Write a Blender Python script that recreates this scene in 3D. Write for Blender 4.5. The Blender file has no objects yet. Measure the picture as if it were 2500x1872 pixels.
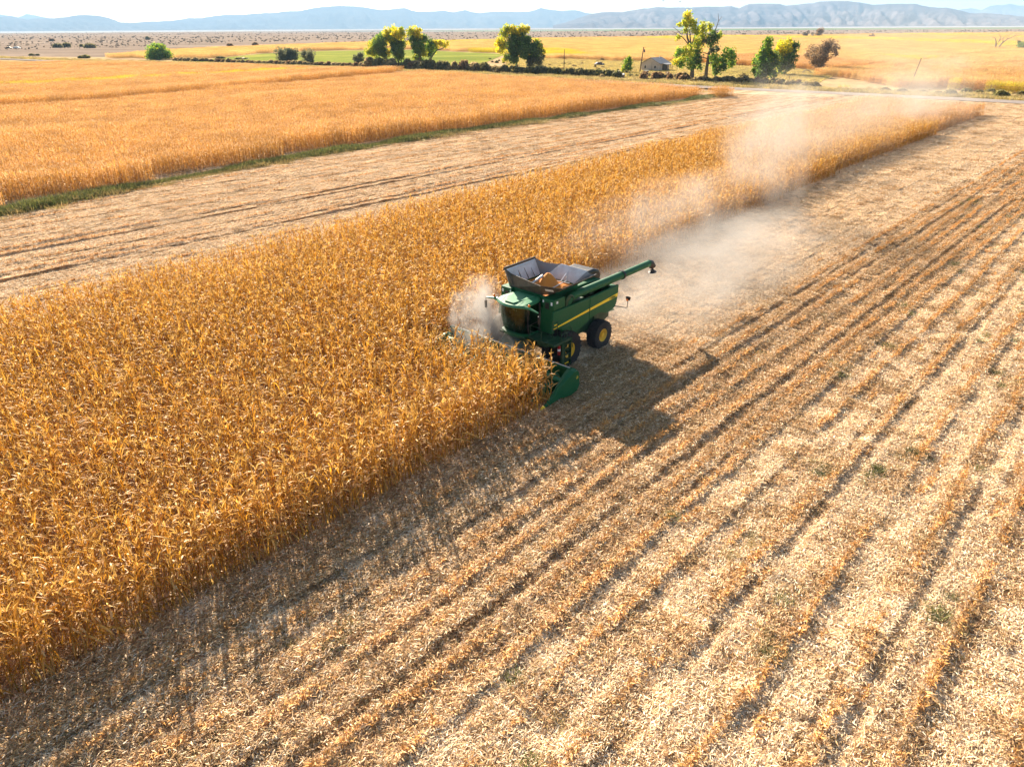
import bpy, bmesh, math, random
import numpy as np
from mathutils import Vector, noise as mnoise

# ------------------------------------------------------------------ camera, sky, sun, exposure
SC = bpy.context.scene
F, CX, CY = 1740.0, 1250.0, 936.0            # focal length and centre of the 2500 px frame
CAM_H, HORIZON = 15.0, 67.0
ROLL = math.atan(0.006)
PITCH = math.atan((CY - HORIZON) / F)
_f = np.array([0, math.cos(PITCH), -math.sin(PITCH)])
_r = np.array([1.0, 0, 0]); _u = np.cross(_r, _f)
_c, _s = math.cos(ROLL), math.sin(ROLL)
RX, UX = _c * _r - _s * _u, _s * _r + _c * _u
cam_data = bpy.data.cameras.new('camera'); cam = bpy.data.objects.new('camera', cam_data)
SC.collection.objects.link(cam); SC.camera = cam
from mathutils import Matrix
cam.matrix_world = Matrix(((RX[0], UX[0], -_f[0], 0), (RX[1], UX[1], -_f[1], 0), (RX[2], UX[2], -_f[2], CAM_H), (0, 0, 0, 1)))
cam_data.sensor_width = 36.0; cam_data.lens = 36.0 * F / 2500.0
cam_data.clip_start = 0.3; cam_data.clip_end = 60000

SUN_EL, SUN_AZ = math.radians(25.5), math.radians(-20.5)     # azimuth clockwise from +Y
sun_dir = Vector((math.sin(SUN_AZ) * math.cos(SUN_EL), math.cos(SUN_AZ) * math.cos(SUN_EL), math.sin(SUN_EL)))
W = bpy.data.worlds.new('World'); SC.world = W; W.use_nodes = True
nt = W.node_tree; nt.nodes.clear()
wo = nt.nodes.new('ShaderNodeOutputWorld'); bg = nt.nodes.new('ShaderNodeBackground'); sky = nt.nodes.new('ShaderNodeTexSky')
sky.sky_type = 'NISHITA'; sky.sun_disc = False; sky.sun_elevation = SUN_EL; sky.sun_rotation = SUN_AZ
sky.altitude = 1200; sky.air_density = 0.9; sky.dust_density = 3.0; sky.ozone_density = 1.0
bg.inputs['Strength'].default_value = 0.05
nt.links.new(sky.outputs[0], bg.inputs[0]); nt.links.new(bg.outputs[0], wo.inputs[0])
sl = bpy.data.lights.new('sun', 'SUN'); sl.energy = 5.0; sl.angle = math.radians(0.5); sl.color = (1.0, 0.87, 0.70)
so = bpy.data.objects.new('sun', sl); SC.collection.objects.link(so)
so.rotation_euler = sun_dir.to_track_quat('Z', 'Y').to_euler()
SC.view_settings.view_transform = 'Standard'; SC.view_settings.look = 'None'
SC.view_settings.exposure = 2.1; SC.view_settings.gamma = 1.0
cy = SC.cycles
cy.max_bounces = 8; cy.diffuse_bounces = 3; cy.glossy_bounces = 3; cy.transmission_bounces = 4
cy.transparent_max_bounces = 12; cy.volume_bounces = 0; cy.volume_step_rate = 2.0; cy.volume_max_steps = 128
cy.use_adaptive_sampling = True; cy.adaptive_threshold = 0.01
cy.sample_clamp_indirect = 6.0

# ------------------------------------------------------------------ helpers
rng = np.random.default_rng(7); rnd = random.Random(11)
COL = SC.collection

def G(x, y, z=0.0):
    """Point of height z on the plain seen in direction (x, y) of the 2500 px frame."""
    d = _f * F + RX * (x - CX) - UX * (y - CY); t = (z - CAM_H) / d[2]
    return Vector((d[0] * t, d[1] * t, z))
def ray(x, y):
    d = _f * F + RX * (x - CX) - UX * (y - CY); return d / np.linalg.norm(d)
def project(P):
    v = np.asarray(P, float) - np.array([0, 0, CAM_H]); w = v @ _f; w = np.where(w < 0.1, 0.1, w)
    return CX + F * (v @ RX) / w, CY - F * (v @ UX) / w, v @ _f
AZ = math.radians(42.5)
FWD = np.array([-math.sin(AZ), -math.cos(AZ)]); LEFT = np.array([-FWD[1], FWD[0]])   # combine's heading and its left
ORG = np.array([3.181, 35.491])
def W2(u, v):           # (distance behind the rear axle, distance left of the combine) -> world x, y
    return ORG[0] - FWD[0] * u + LEFT[0] * v, ORG[1] - FWD[1] * u + LEFT[1] * v
def UV(x, y):
    dx, dy = x - ORG[0], y - ORG[1]
    return -(dx * FWD[0] + dy * FWD[1]), dx * LEFT[0] + dy * LEFT[1]

def tag(o, label=None, cat=None, group=None, kind=None):
    if label: o['label'] = label
    if cat: o['category'] = cat
    if group: o['group'] = group
    if kind: o['kind'] = kind
    return o
def empty(name, loc, rz=0.0):
    o = bpy.data.objects.new(name, None); COL.objects.link(o); o.location = loc; o.rotation_euler = (0, 0, rz)
    o.empty_display_size = 0.2; return o

class MB:
    def __init__(s): s.v = []; s.f = []
    def add(s, vs, fs):
        b = len(s.v); s.v += [tuple(p) for p in vs]; s.f += [tuple(i + b for i in f) for f in fs]; return s
    def box(s, x0, x1, y0, y1, z0, z1):
        return s.add([(x0,y0,z0),(x1,y0,z0),(x1,y1,z0),(x0,y1,z0),(x0,y0,z1),(x1,y0,z1),(x1,y1,z1),(x0,y1,z1)],
                     [(3,2,1,0),(4,5,6,7),(0,1,5,4),(1,2,6,5),(2,3,7,6),(3,0,4,7)])
    def hexa(s, a, b):      # two quads a (4 pts) and b (4 pts)
        return s.add(list(a) + list(b), [(3,2,1,0),(4,5,6,7),(0,1,5,4),(1,2,6,5),(2,3,7,6),(3,0,4,7)])
    def prism(s, prof, y0, y1, axis='y'):
        n = len(prof)
        P = lambda a, b, t: (a, t, b) if axis == 'y' else ((t, a, b) if axis == 'x' else (a, b, t))
        vs = [P(a, b, y0) for a, b in prof] + [P(a, b, y1) for a, b in prof]
        fs = [tuple(range(n)), tuple(range(2*n-1, n-1, -1))] + [(i, i+n, (i+1) % n + n, (i+1) % n) for i in range(n)]
        return s.add(vs, fs)
    def tube(s, pts, r, n=8, cap=True):
        pts = [Vector(p) for p in pts]; rs = r if isinstance(r, (list, tuple)) else [r] * len(pts)
        b = len(s.v); m = len(pts)
        for i, p in enumerate(pts):
            t = ((pts[min(i+1, m-1)] - p).normalized() + (p - pts[max(i-1, 0)]).normalized())
            t = t.normalized() if t.length > 1e-6 else Vector((0, 0, 1))
            a = Vector((0, 0, 1)) if abs(t.z) < 0.95 else Vector((1, 0, 0))
            e1 = t.cross(a).normalized(); e2 = t.cross(e1).normalized()
            for k in range(n):
                q = 2 * math.pi * k / n
                s.v.append(tuple(p + (e1 * math.cos(q) + e2 * math.sin(q)) * rs[i]))
        for i in range(m - 1):
            for k in range(n):
                s.f.append((b+i*n+k, b+i*n+(k+1) % n, b+(i+1)*n+(k+1) % n, b+(i+1)*n+k))
        if cap:
            s.f.append(tuple(b + k for k in range(n))[::-1]); s.f.append(tuple(b + (m-1)*n + k for k in range(n)))
        return s
    def lathe_y(s, prof, cx, cz, n=36, y0=0.0):    # prof: (r, y) rings round an axis along y
        b = len(s.v); m = len(prof)
        for r, y in prof:
            for k in range(n):
                q = 2 * math.pi * k / n; s.v.append((cx + r * math.cos(q), y0 + y, cz + r * math.sin(q)))
        for i in range(m - 1):
            for k in range(n):
                s.f.append((b+i*n+k, b+(i+1)*n+k, b+(i+1)*n+(k+1) % n, b+i*n+(k+1) % n))
        return s
    def slab(s, quad, t):   # a plate with thickness t to both sides of a quad or polygon
        q = [Vector(p) for p in quad]; nrm = (q[1]-q[0]).cross(q[-1]-q[0]).normalized() * t * 0.5
        n = len(q); vs = [p - nrm for p in q] + [p + nrm for p in q]
        fs = [tuple(range(n))[::-1], tuple(range(n, 2*n))] + [(i, (i+1) % n, (i+1) % n + n, i + n) for i in range(n)]
        return s.add(vs, fs)
    def sphere(s, c, r, n=10, sc=(1, 1, 1)):
        b = len(s.v); m = max(4, n // 2)
        for i in range(m + 1):
            th = math.pi * i / m
            for k in range(n):
                q = 2 * math.pi * k / n
                s.v.append((c[0]+r*sc[0]*math.sin(th)*math.cos(q), c[1]+r*sc[1]*math.sin(th)*math.sin(q), c[2]+r*sc[2]*math.cos(th)))
        for i in range(m):
            for k in range(n):
                s.f.append((b+i*n+k, b+(i+1)*n+k, b+(i+1)*n+(k+1) % n, b+i*n+(k+1) % n))
        return s
    def build(s, name, mat, parent=None, bevel=0, smooth=False, seg=2):
        me = bpy.data.meshes.new(name); me.from_pydata(s.v, [], s.f); me.validate()
        bm = bmesh.new(); bm.from_mesh(me); bmesh.ops.remove_doubles(bm, verts=bm.verts, dist=1e-5)
        bmesh.ops.recalc_face_normals(bm, faces=bm.faces); bm.to_mesh(me); bm.free()
        me.materials.append(mat); o = bpy.data.objects.new(name, me); COL.objects.link(o)
        if parent is not None: o.parent = parent
        if smooth:
            me.polygons.foreach_set('use_smooth', [True] * len(me.polygons))
            try: me.set_sharp_from_angle(angle=math.radians(35))
            except Exception: pass
        if bevel:
            m = o.modifiers.new('bevel', 'BEVEL'); m.width = bevel; m.segments = seg; m.limit_method = 'ANGLE'; m.angle_limit = math.radians(30)
        return o

def quads_mesh(name, V, Q, C=None, mat=None):
    """V (n,3) float, Q (m,4) int, C (m,3) colour per face."""
    me = bpy.data.meshes.new(name); n, m = len(V), len(Q)
    me.vertices.add(n); me.vertices.foreach_set('co', np.asarray(V, np.float32).ravel())
    me.loops.add(m * 4); me.loops.foreach_set('vertex_index', np.asarray(Q, np.int32).ravel())
    me.polygons.add(m); me.polygons.foreach_set('loop_start', np.arange(0, m * 4, 4, dtype=np.int32))
    me.polygons.foreach_set('loop_total', np.full(m, 4, np.int32))
    if C is not None:
        a = me.attributes.new('Col', 'FLOAT_COLOR', 'FACE')
        a.data.foreach_set('color', np.hstack([C, np.ones((m, 1))]).astype(np.float32).ravel())
    me.update(calc_edges=True)
    if mat: me.materials.append(mat)
    return me

# ------------------------------------------------------------------ materials
def new_mat(name):
    m = bpy.data.materials.new(name); m.use_nodes = True; t = m.node_tree; t.nodes.clear()
    o = t.nodes.new('ShaderNodeOutputMaterial'); return m, t, o
def N(t, typ, **kw):
    n = t.nodes.new(typ)
    for k, v in kw.items():
        if k.startswith('_'): setattr(n, k[1:], v)
        else: n.inputs[k.replace('__', ' ')].default_value = v
    return n
def ramp(t, stops, src=None):
    r = t.nodes.new('ShaderNodeValToRGB'); e = r.color_ramp.elements
    while len(e) < len(stops): e.new(0.5)
    for el, (p, c) in zip(e, stops): el.position = p; el.color = (*c, 1)
    if src is not None: t.links.new(src, r.inputs[0])
    return r
def mixc(t, fac, a, b, mode='MIX'):
    m = t.nodes.new('ShaderNodeMix'); m.data_type = 'RGBA'; m.blend_type = mode
    for s, k in ((fac, 0), (a, 6), (b, 7)):
        if hasattr(s, 'is_output') or hasattr(s, 'links'): t.links.new(s, m.inputs[k])
        elif isinstance(s, (int, float)): m.inputs[k].default_value = s
        else: m.inputs[k].default_value = (*s, 1)
    return m.outputs[2]
def coords(t, scale=(1, 1, 1), kind='Object'):
    c = t.nodes.new('ShaderNodeTexCoord'); mp = t.nodes.new('ShaderNodeMapping'); mp.inputs['Scale'].default_value = scale
    t.links.new(c.outputs[kind], mp.inputs[0]); return mp.outputs[0]
def noise(t, vec, scale, detail=4, rough=0.6):
    n = N(t, 'ShaderNodeTexNoise', Scale=scale, Detail=detail, Roughness=rough); t.links.new(vec, n.inputs['Vector']); return n.outputs[0]

def paint(name, col, rough=0.35, metal=0.0, dirt=0.25, dirt_col=(0.30, 0.22, 0.14), coat=0.0, scale=2.5):
    m, t, o = new_mat(name); b = N(t, 'ShaderNodeBsdfPrincipled', Roughness=rough, Metallic=metal)
    v = coords(t); n1 = noise(t, v, scale, 6, 0.7); r = ramp(t, [(0.42, (0, 0, 0)), (0.75, (1, 1, 1))], n1)
    mul = N(t, 'ShaderNodeMath', _operation='MULTIPLY'); t.links.new(r.outputs[0], mul.inputs[0]); mul.inputs[1].default_value = dirt
    t.links.new(mixc(t, mul.outputs[0], col, dirt_col), b.inputs['Base Color'])
    n2 = noise(t, v, scale * 3, 4); rr = N(t, 'ShaderNodeMapRange'); t.links.new(n2, rr.inputs[0])
    rr.inputs[3].default_value = max(0.05, rough - 0.1); rr.inputs[4].default_value = min(1, rough + 0.2)
    t.links.new(rr.outputs[0], b.inputs['Roughness'])
    b.inputs['Coat Weight'].default_value = coat; b.inputs['Specular IOR Level'].default_value = 0.35
    t.links.new(b.outputs[0], o.inputs[0]); return m
def leafy(name, tint=(1, 1, 1), trans=0.45, rough=0.5, var=0.35, gloss=0.06, spread=0.12):
    """Foliage: face colour attribute, varied per plant, part of the light passing through."""
    m, t, o = new_mat(name)
    a = t.nodes.new('ShaderNodeAttribute'); a.attribute_name = 'Col'
    oi = t.nodes.new('ShaderNodeObjectInfo')
    mr = N(t, 'ShaderNodeMapRange'); t.links.new(oi.outputs['Random'], mr.inputs[0]); mr.inputs[3].default_value = 1 - var; mr.inputs[4].default_value = 1 + var
    c1 = mixc(t, 1.0, a.outputs['Color'], tint, 'MULTIPLY')
    hs = N(t, 'ShaderNodeHueSaturation'); t.links.new(c1, hs.inputs['Color']); t.links.new(mr.outputs[0], hs.inputs['Value'])
    d = N(t, 'ShaderNodeBsdfDiffuse'); tr = N(t, 'ShaderNodeBsdfTranslucent'); g = N(t, 'ShaderNodeBsdfGlossy', Roughness=rough)
    g.inputs['Color'].default_value = (1, 0.95, 0.85, 1)
    t.links.new(hs.outputs[0], d.inputs[0]); t.links.new(hs.outputs[0], tr.inputs[0])
    m1 = N(t, 'ShaderNodeMixShader', Fac=trans); t.links.new(d.outputs[0], m1.inputs[1]); t.links.new(tr.outputs[0], m1.inputs[2])
    m2 = N(t, 'ShaderNodeMixShader', Fac=gloss); t.links.new(m1.outputs[0], m2.inputs[1]); t.links.new(g.outputs[0], m2.inputs[2])
    t.links.new(m2.outputs[0], o.inputs[0]); return m

GREEN = (0.003, 0.085, 0.024)
M = dict(
    green=paint('combine_green', GREEN, 0.55, dirt=0.04, coat=0.0),
    green_roof=paint('roof_green', (0.035, 0.20, 0.085), 0.42, dirt=0.15),  # on the roof this paler green paints in the sky and sun gloss
    dark_green=paint('frame_green', (0.005, 0.045, 0.014), 0.5, dirt=0.22),
    yellow=paint('stripe_yellow', (0.85, 0.60, 0.02), 0.35, dirt=0.1),
    rim=paint('rim_yellow', (0.80, 0.47, 0.01), 0.4, dirt=0.3),
    black=paint('black_plastic', (0.012, 0.012, 0.013), 0.45, dirt=0.25),
    rubber=paint('rubber', (0.018, 0.017, 0.016), 0.8, dirt=0.3, dirt_col=(0.08, 0.055, 0.035)),
    steel=paint('tank_steel', (0.62, 0.62, 0.60), 0.5, metal=0.0, dirt=0.45, dirt_col=(0.35, 0.24, 0.16)),
    tankout=paint('tank_outside', (0.07, 0.06, 0.045), 0.5, dirt=0.4),
    silver=paint('bare_steel', (0.62, 0.62, 0.60), 0.3, metal=0.6, dirt=0.2),
    cover=paint('tank_cover', (0.22, 0.23, 0.24), 0.35, dirt=0.3),
    white=paint('white_paint', (0.78, 0.77, 0.72), 0.5, dirt=0.15),
    orange=paint('amber_lens', (0.85, 0.20, 0.01), 0.25, dirt=0.0),
    red=paint('red_paint', (0.35, 0.01, 0.01), 0.35, dirt=0.1),
    seat=paint('seat_fabric', (0.045, 0.065, 0.06), 0.8, dirt=0.0),
    lettering=paint('lettering_green', (0.01, 0.08, 0.02), 0.5, dirt=0.0),
    wood=paint('pole_wood', (0.11, 0.07, 0.045), 0.85, dirt=0.4, dirt_col=(0.2, 0.16, 0.12)),
    bark=paint('bark', (0.16, 0.12, 0.085), 0.9, dirt=0.6, dirt_col=(0.07, 0.05, 0.035)),
    deadwood=paint('dead_wood', (0.30, 0.25, 0.20), 0.9, dirt=0.4),
    siding=paint('siding', (0.52, 0.42, 0.34), 0.8, dirt=0.4, dirt_col=(0.3, 0.22, 0.16), scale=0.6),
    shingle=paint('shingles', (0.20, 0.20, 0.21), 0.9, dirt=0.6, dirt_col=(0.33, 0.32, 0.31), scale=3),
    grain=paint('corn_grain', (0.62, 0.21, 0.03), 0.8, dirt=0.4, dirt_col=(0.72, 0.33, 0.08), scale=14),
    rust=paint('rusty_metal', (0.10, 0.09, 0.12), 0.7, dirt=0.7, dirt_col=(0.22, 0.16, 0.13)),
    leaf=leafy('tree_leaves', trans=0.55, var=0.05, gloss=0.03),
    shrub=leafy('shrub_leaves', trans=0.35, var=0.2, gloss=0.02),
    corn=leafy('dry_corn', tint=(1.08, 1.12, 1.05), trans=0.42, var=0.20, gloss=0.035, rough=0.5),
    litter=leafy('corn_litter', trans=0.15, var=0.12, gloss=0.03),
    grass=leafy('grass_blades', trans=0.4, var=0.25, gloss=0.03),
)
def glass_mat():
    m, t, o = new_mat('cab_glass'); tr = N(t, 'ShaderNodeBsdfTransparent'); tr.inputs[0].default_value = (0.22, 0.32, 0.27, 1)
    g = N(t, 'ShaderNodeBsdfGlossy', Roughness=0.04); g.inputs['Color'].default_value = (0.75, 1.0, 0.88, 1); fr = N(t, 'ShaderNodeFresnel', IOR=1.8); mx = N(t, 'ShaderNodeMixShader')
    t.links.new(fr.outputs[0], mx.inputs[0]); t.links.new(tr.outputs[0], mx.inputs[1]); t.links.new(g.outputs[0], mx.inputs[2])
    t.links.new(mx.outputs[0], o.inputs[0]); return m
M['glass'] = glass_mat()

# ------------------------------------------------------------------ ground
def sheet(name, pts, z, mat, kind='structure'):
    """A flat ground sheet from a polygon of world x, y."""
    bm = bmesh.new(); vs = [bm.verts.new((p[0], p[1], z)) for p in pts]; f = bm.faces.new(vs)
    if f.normal.z < 0: f.normal_flip()
    bmesh.ops.triangulate(bm, faces=[f]); me = bpy.data.meshes.new(name); bm.to_mesh(me); bm.free()
    me.materials.append(mat); o = bpy.data.objects.new(name, me); COL.objects.link(o); o['kind'] = kind; return o

def soil(name, stops, scales=(0.01, 0.15, 2.0), weights=(0.4, 0.3, 0.3), stretch=(1, 1, 1), bump=0.0, rot=0.0, bscale=6.0):
    m, t, o = new_mat(name); b = N(t, 'ShaderNodeBsdfDiffuse'); v = coords(t, stretch)
    v.node.inputs['Rotation'].default_value = (0, 0, rot)
    acc = None
    for s, w in zip(scales, weights):
        n = noise(t, v, s, 5, 0.65); ml = N(t, 'ShaderNodeMath', _operation='MULTIPLY'); t.links.new(n, ml.inputs[0]); ml.inputs[1].default_value = w
        if acc is None: acc = ml.outputs[0]
        else:
            ad = N(t, 'ShaderNodeMath', _operation='ADD'); t.links.new(acc, ad.inputs[0]); t.links.new(ml.outputs[0], ad.inputs[1]); acc = ad.outputs[0]
    r = ramp(t, stops, acc); t.links.new(r.outputs[0], b.inputs[0])
    if bump:
        bp = N(t, 'ShaderNodeBump', Strength=0.9, Distance=bump); t.links.new(noise(t, v, bscale, 6, 0.7), bp.inputs['Height']); t.links.new(bp.outputs[0], b.inputs['Normal'])
    t.links.new(b.outputs[0], o.inputs[0]); return m

mat_plain = soil('scrub_plain', [(0.36, (0.13, 0.10, 0.075)), (0.47, (0.23, 0.175, 0.13)), (0.56, (0.31, 0.24, 0.18)), (0.66, (0.24, 0.20, 0.12))],
                 (0.0012, 0.012, 0.15), (0.35, 0.35, 0.3), stretch=(0.45, 1, 1), bump=0.4, bscale=0.25)
mat_stub = soil('stubble_ground', [(0.34, (0.15, 0.09, 0.045)), (0.46, (0.34, 0.22, 0.12)), (0.56, (0.58, 0.42, 0.27)), (0.70, (0.74, 0.58, 0.41))],
                (0.30, 2.0, 11.0), (0.30, 0.30, 0.40), stretch=(0.12, 1.0, 1), bump=0.05, bscale=14)
mat_pasture = soil('pasture_ground', [(0.35, (0.12, 0.15, 0.035)), (0.5, (0.21, 0.23, 0.05)), (0.62, (0.36, 0.33, 0.08))],
                   (0.02, 0.2, 1.5), (0.5, 0.3, 0.2), stretch=(0.5, 1, 1), bump=0.2, bscale=2)
mat_field = soil('crop_ground', [(0.35, (0.30, 0.18, 0.07)), (0.6, (0.50, 0.33, 0.13))], bump=0.1)
mat_verge = soil('verge_ground', [(0.35, (0.22, 0.14, 0.08)), (0.5, (0.42, 0.29, 0.16)), (0.65, (0.52, 0.42, 0.20))], (0.03, 0.3, 2.0), bump=0.15, bscale=2)
mat_yard = soil('yard_ground', [(0.35, (0.34, 0.27, 0.06)), (0.5, (0.52, 0.42, 0.11)), (0.65, (0.62, 0.45, 0.17))], (0.03, 0.3, 2.0), bump=0.15, bscale=2)
mat_road = soil('road_gravel', [(0.35, (0.20, 0.165, 0.14)), (0.6, (0.33, 0.285, 0.25))], (0.05, 0.8, 6.0), bump=0.03)
mat_playa = soil('playa', [(0.35, (0.24, 0.25, 0.25)), (0.6, (0.42, 0.43, 0.43))], (0.0008, 0.004, 0.02), stretch=(0.3, 1, 1))
mat_fargreen = soil('far_green', [(0.38, (0.10, 0.16, 0.08)), (0.6, (0.20, 0.27, 0.14))], (0.0006, 0.003, 0.02), stretch=(0.25, 1, 1))

def disc(name, r, z, mat):
    pts = [(r * math.cos(2 * math.pi * k / 64), r * math.sin(2 * math.pi * k / 64)) for k in range(64)]
    return sheet(name, pts, z, mat)
disc('ground', 40000, -0.60, mat_plain)
PX = lambda lst, z=0.0: [tuple(G(x, y, z)[:2]) for x, y in lst]
Z0 = -0.45
# far bands of the plain
sheet('playa', PX([(-900, 88.5), (-200, 83.5), (1250, 72.4), (2700, 65.4), (3600, 60.0), (3600, 57.0), (2700, 62.6), (1250, 70.6), (-200, 78.6), (-900, 82.6)]), Z0, mat_playa)
sheet('far_meadow', PX([(830, 78.3), (1300, 77.0), (2100, 72.5), (2700, 69.5), (2700, 66.6), (1250, 73.6), (860, 77.0)]), Z0, mat_fargreen)
sheet('salt_flat', PX([(620, 79.2), (900, 78.8), (1150, 76.6), (1500, 74.0), (1500, 73.4), (1150, 75.6), (900, 77.6), (620, 78.4)]), Z0 + 0.08, mat_playa)
# base of the farmed land
sheet('farm_ground', PX([(-900, 149), (0, 137), (250, 139), (330, 130), (640, 116), (900, 106), (1210, 100), (1700, 90), (2500, 80), (3300, 74)]) + [(700, 60), (60, -60), (-60, -60), (-900, 150)], -0.30, mat_verge)

ROAD_PX = [(-700, 128), (-150, 139), (0, 143.5), (150, 149.8), (300, 153.5), (500, 159), (1000, 177), (1500, 201), (1740, 213.2), (1785, 215.2), (1830, 217.5), (2000, 225), (2160, 232.5), (2340, 241), (2500, 249), (2900, 270)]
road_c = [G(x, y) for x, y in ROAD_PX]
def strip(pts, w0, w1):
    L, R = [], []
    for i, p in enumerate(pts):
        a, b = pts[max(i-1, 0)], pts[min(i+1, len(pts)-1)]
        d = Vector((b[0]-a[0], b[1]-a[1])).normalized(); n = Vector((-d.y, d.x))
        L.append((p[0]+n.x*w0, p[1]+n.y*w0)); R.append((p[0]+n.x*w1, p[1]+n.y*w1))
    return L + R[::-1]
sheet('dirt_road', strip(road_c, -4.0, 4.0), -0.06, mat_road)

# pasture, yard
PASTURE = PX([(470, 151), (520, 143), (640, 131), (800, 124), (1010, 121.5), (1235, 132), (1185, 152), (1100, 163), (900, 158), (640, 150)])
sheet('pasture', PASTURE, -0.20, mat_pasture)
YARD = PX([(1235, 140), (1500, 149), (1640, 150), (1880, 165), (2040, 176), (2000, 200), (1700, 196), (1500, 186), (1240, 172)])
sheet('farmyard', YARD, -0.20, mat_yard)
sheet('lawn', PX([(1760, 168), (1860, 169), (1860, 200), (1750, 190)]), -0.16, mat_pasture)

# the harvested stubble: one relief sheet in the frame of the rows
row_angle = math.atan2(-FWD[1], -FWD[0])           # local +X of the sheet points away along the rows
RIDGES = [5.7, 7.0, 8.2, 9.3, 10.3, 11.3, 12.2, 13.7, 15.4, 17.4, 19.2, 21.0, 22.9, 24.8, 26.6, 28.5, 30.4, 32.3, 34.3, 36.4, 38.5, 41, 44, 47, 51, 55, -26.6, -28.6, -31.0, -34.6, -35.9, -38.6, -41.6, -43.0, -47, -50, -53, -56, -58]
def relief(u, v):
    h = 0.03 * (1 - np.cos(2 * math.pi * v / 0.76)) * 0.5
    for k, r in enumerate(RIDGES):
        wob = 0.12 * np.sin(u * 0.13 + k * 1.7) + 0.06 * np.sin(u * 0.55 + k)
        amp = (0.085 if 6 < r < 13 else 0.07 if r > 0 else 0.13 if r in (-34.6, -35.9, -41.6, -43.0) else 0.03) * ((0.3 + 1.2 * vn(u * 0.9 + k * 21, u * 0 + k * 2.1)) if r > 0 else (0.8 + 0.4 * vn(u * 0.9 + k * 21, u * 0 + k * 2.1)))
        h = h + amp * np.exp(-((v - r - wob) / 0.15) ** 2) - 0.03 * np.exp(-((v - r - wob - 0.45) / 0.25) ** 2)
    return h
class VN:     # tileable-free value noise on arrays
    def __init__(s, seed): s.t = np.random.default_rng(seed).random((256, 256))
    def __call__(s, x, y):
        xi, yi = np.floor(x).astype(int), np.floor(y).astype(int); fx, fy = x - xi, y - yi
        fx = fx * fx * (3 - 2 * fx); fy = fy * fy * (3 - 2 * fy); g = lambda a, b: s.t[a & 255, b & 255]
        return (g(xi, yi) * (1-fx) + g(xi+1, yi) * fx) * (1-fy) + (g(xi, yi+1) * (1-fx) + g(xi+1, yi+1) * fx) * fy
vn = VN(3)
def ground_h(u, v):
    return relief(u, v) + 0.12 * vn(u * 1.1 + 50, v * 2.2 + 50) * vn(u * 0.21 + 9, v * 0.6 + 9) + 0.05 * vn(u * 3 + 7, v * 4 + 7)
def axis_steps(a, b, f0, f1, fine, growth):
    xs = [f0]
    while xs[-1] < f1: xs.append(xs[-1] + fine)
    s = fine; hi = xs[-1]
    while hi < b: s *= growth; s = min(s, 1.5); hi += s; xs.append(hi)
    s = fine; lo = f0
    while lo > a: s *= growth; s = min(s, 1.5); lo -= s; xs.insert(0, lo)
    return np.array(xs)
def stubble_sheet(name, u, v, clip=None):
    Ug, Vg = np.meshgrid(u, v, indexing='ij'); H = ground_h(Ug, Vg)
    X, Y = W2(Ug, Vg); nu, nv = len(u), len(v)
    # local frame: x along the rows, y across (to the left of the combine is -local y)
    idx = np.arange(nu * nv).reshape(nu, nv); Q = np.stack([idx[:-1, :-1], idx[:-1, 1:], idx[1:, 1:], idx[1:, :-1]], -1).reshape(-1, 4)
    V = np.stack([Ug, -Vg, H], -1).reshape(-1, 3)
    Q = Q[:, ::-1] if False else Q
    if clip is not None:
        cu, cv = Ug[:-1, :-1].ravel(), Vg[:-1, :-1].ravel(); Q = Q[clip(cu, cv)]
    me = quads_mesh(name, V, Q[:, ::-1], None, mat_stub)
    me.polygons.foreach_set('use_smooth', np.ones(len(me.polygons), bool))
    o = bpy.data.objects.new(name, me); COL.objects.link(o)
    o.location = (ORG[0], ORG[1], -0.10); o.rotation_euler = (0, 0, row_angle); o['kind'] = 'structure'; return o
road_uv = [UV(p.x, p.y) for p in road_c]
def before_road(u, v, off=6.0):
    ru = np.interp(v, [p[1] for p in road_uv], [p[0] for p in road_uv]) if road_uv[0][1] < road_uv[-1][1] else np.interp(v, [p[1] for p in road_uv][::-1], [p[0] for p in road_uv][::-1])
    return u < ru - off
stubble_sheet('stubble_field', axis_steps(-45, 175, -32, 40, 0.20, 1.02), axis_steps(-30, 130, 3, 30, 0.10, 1.02), lambda u, v: before_road(u, v))
stubble_sheet('stubble_strip', axis_steps(-45, 240, -32, 20, 0.3, 1.02), axis_steps(-72, -30, -45, -28, 0.14, 1.02), lambda u, v: before_road(u, v))

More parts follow.
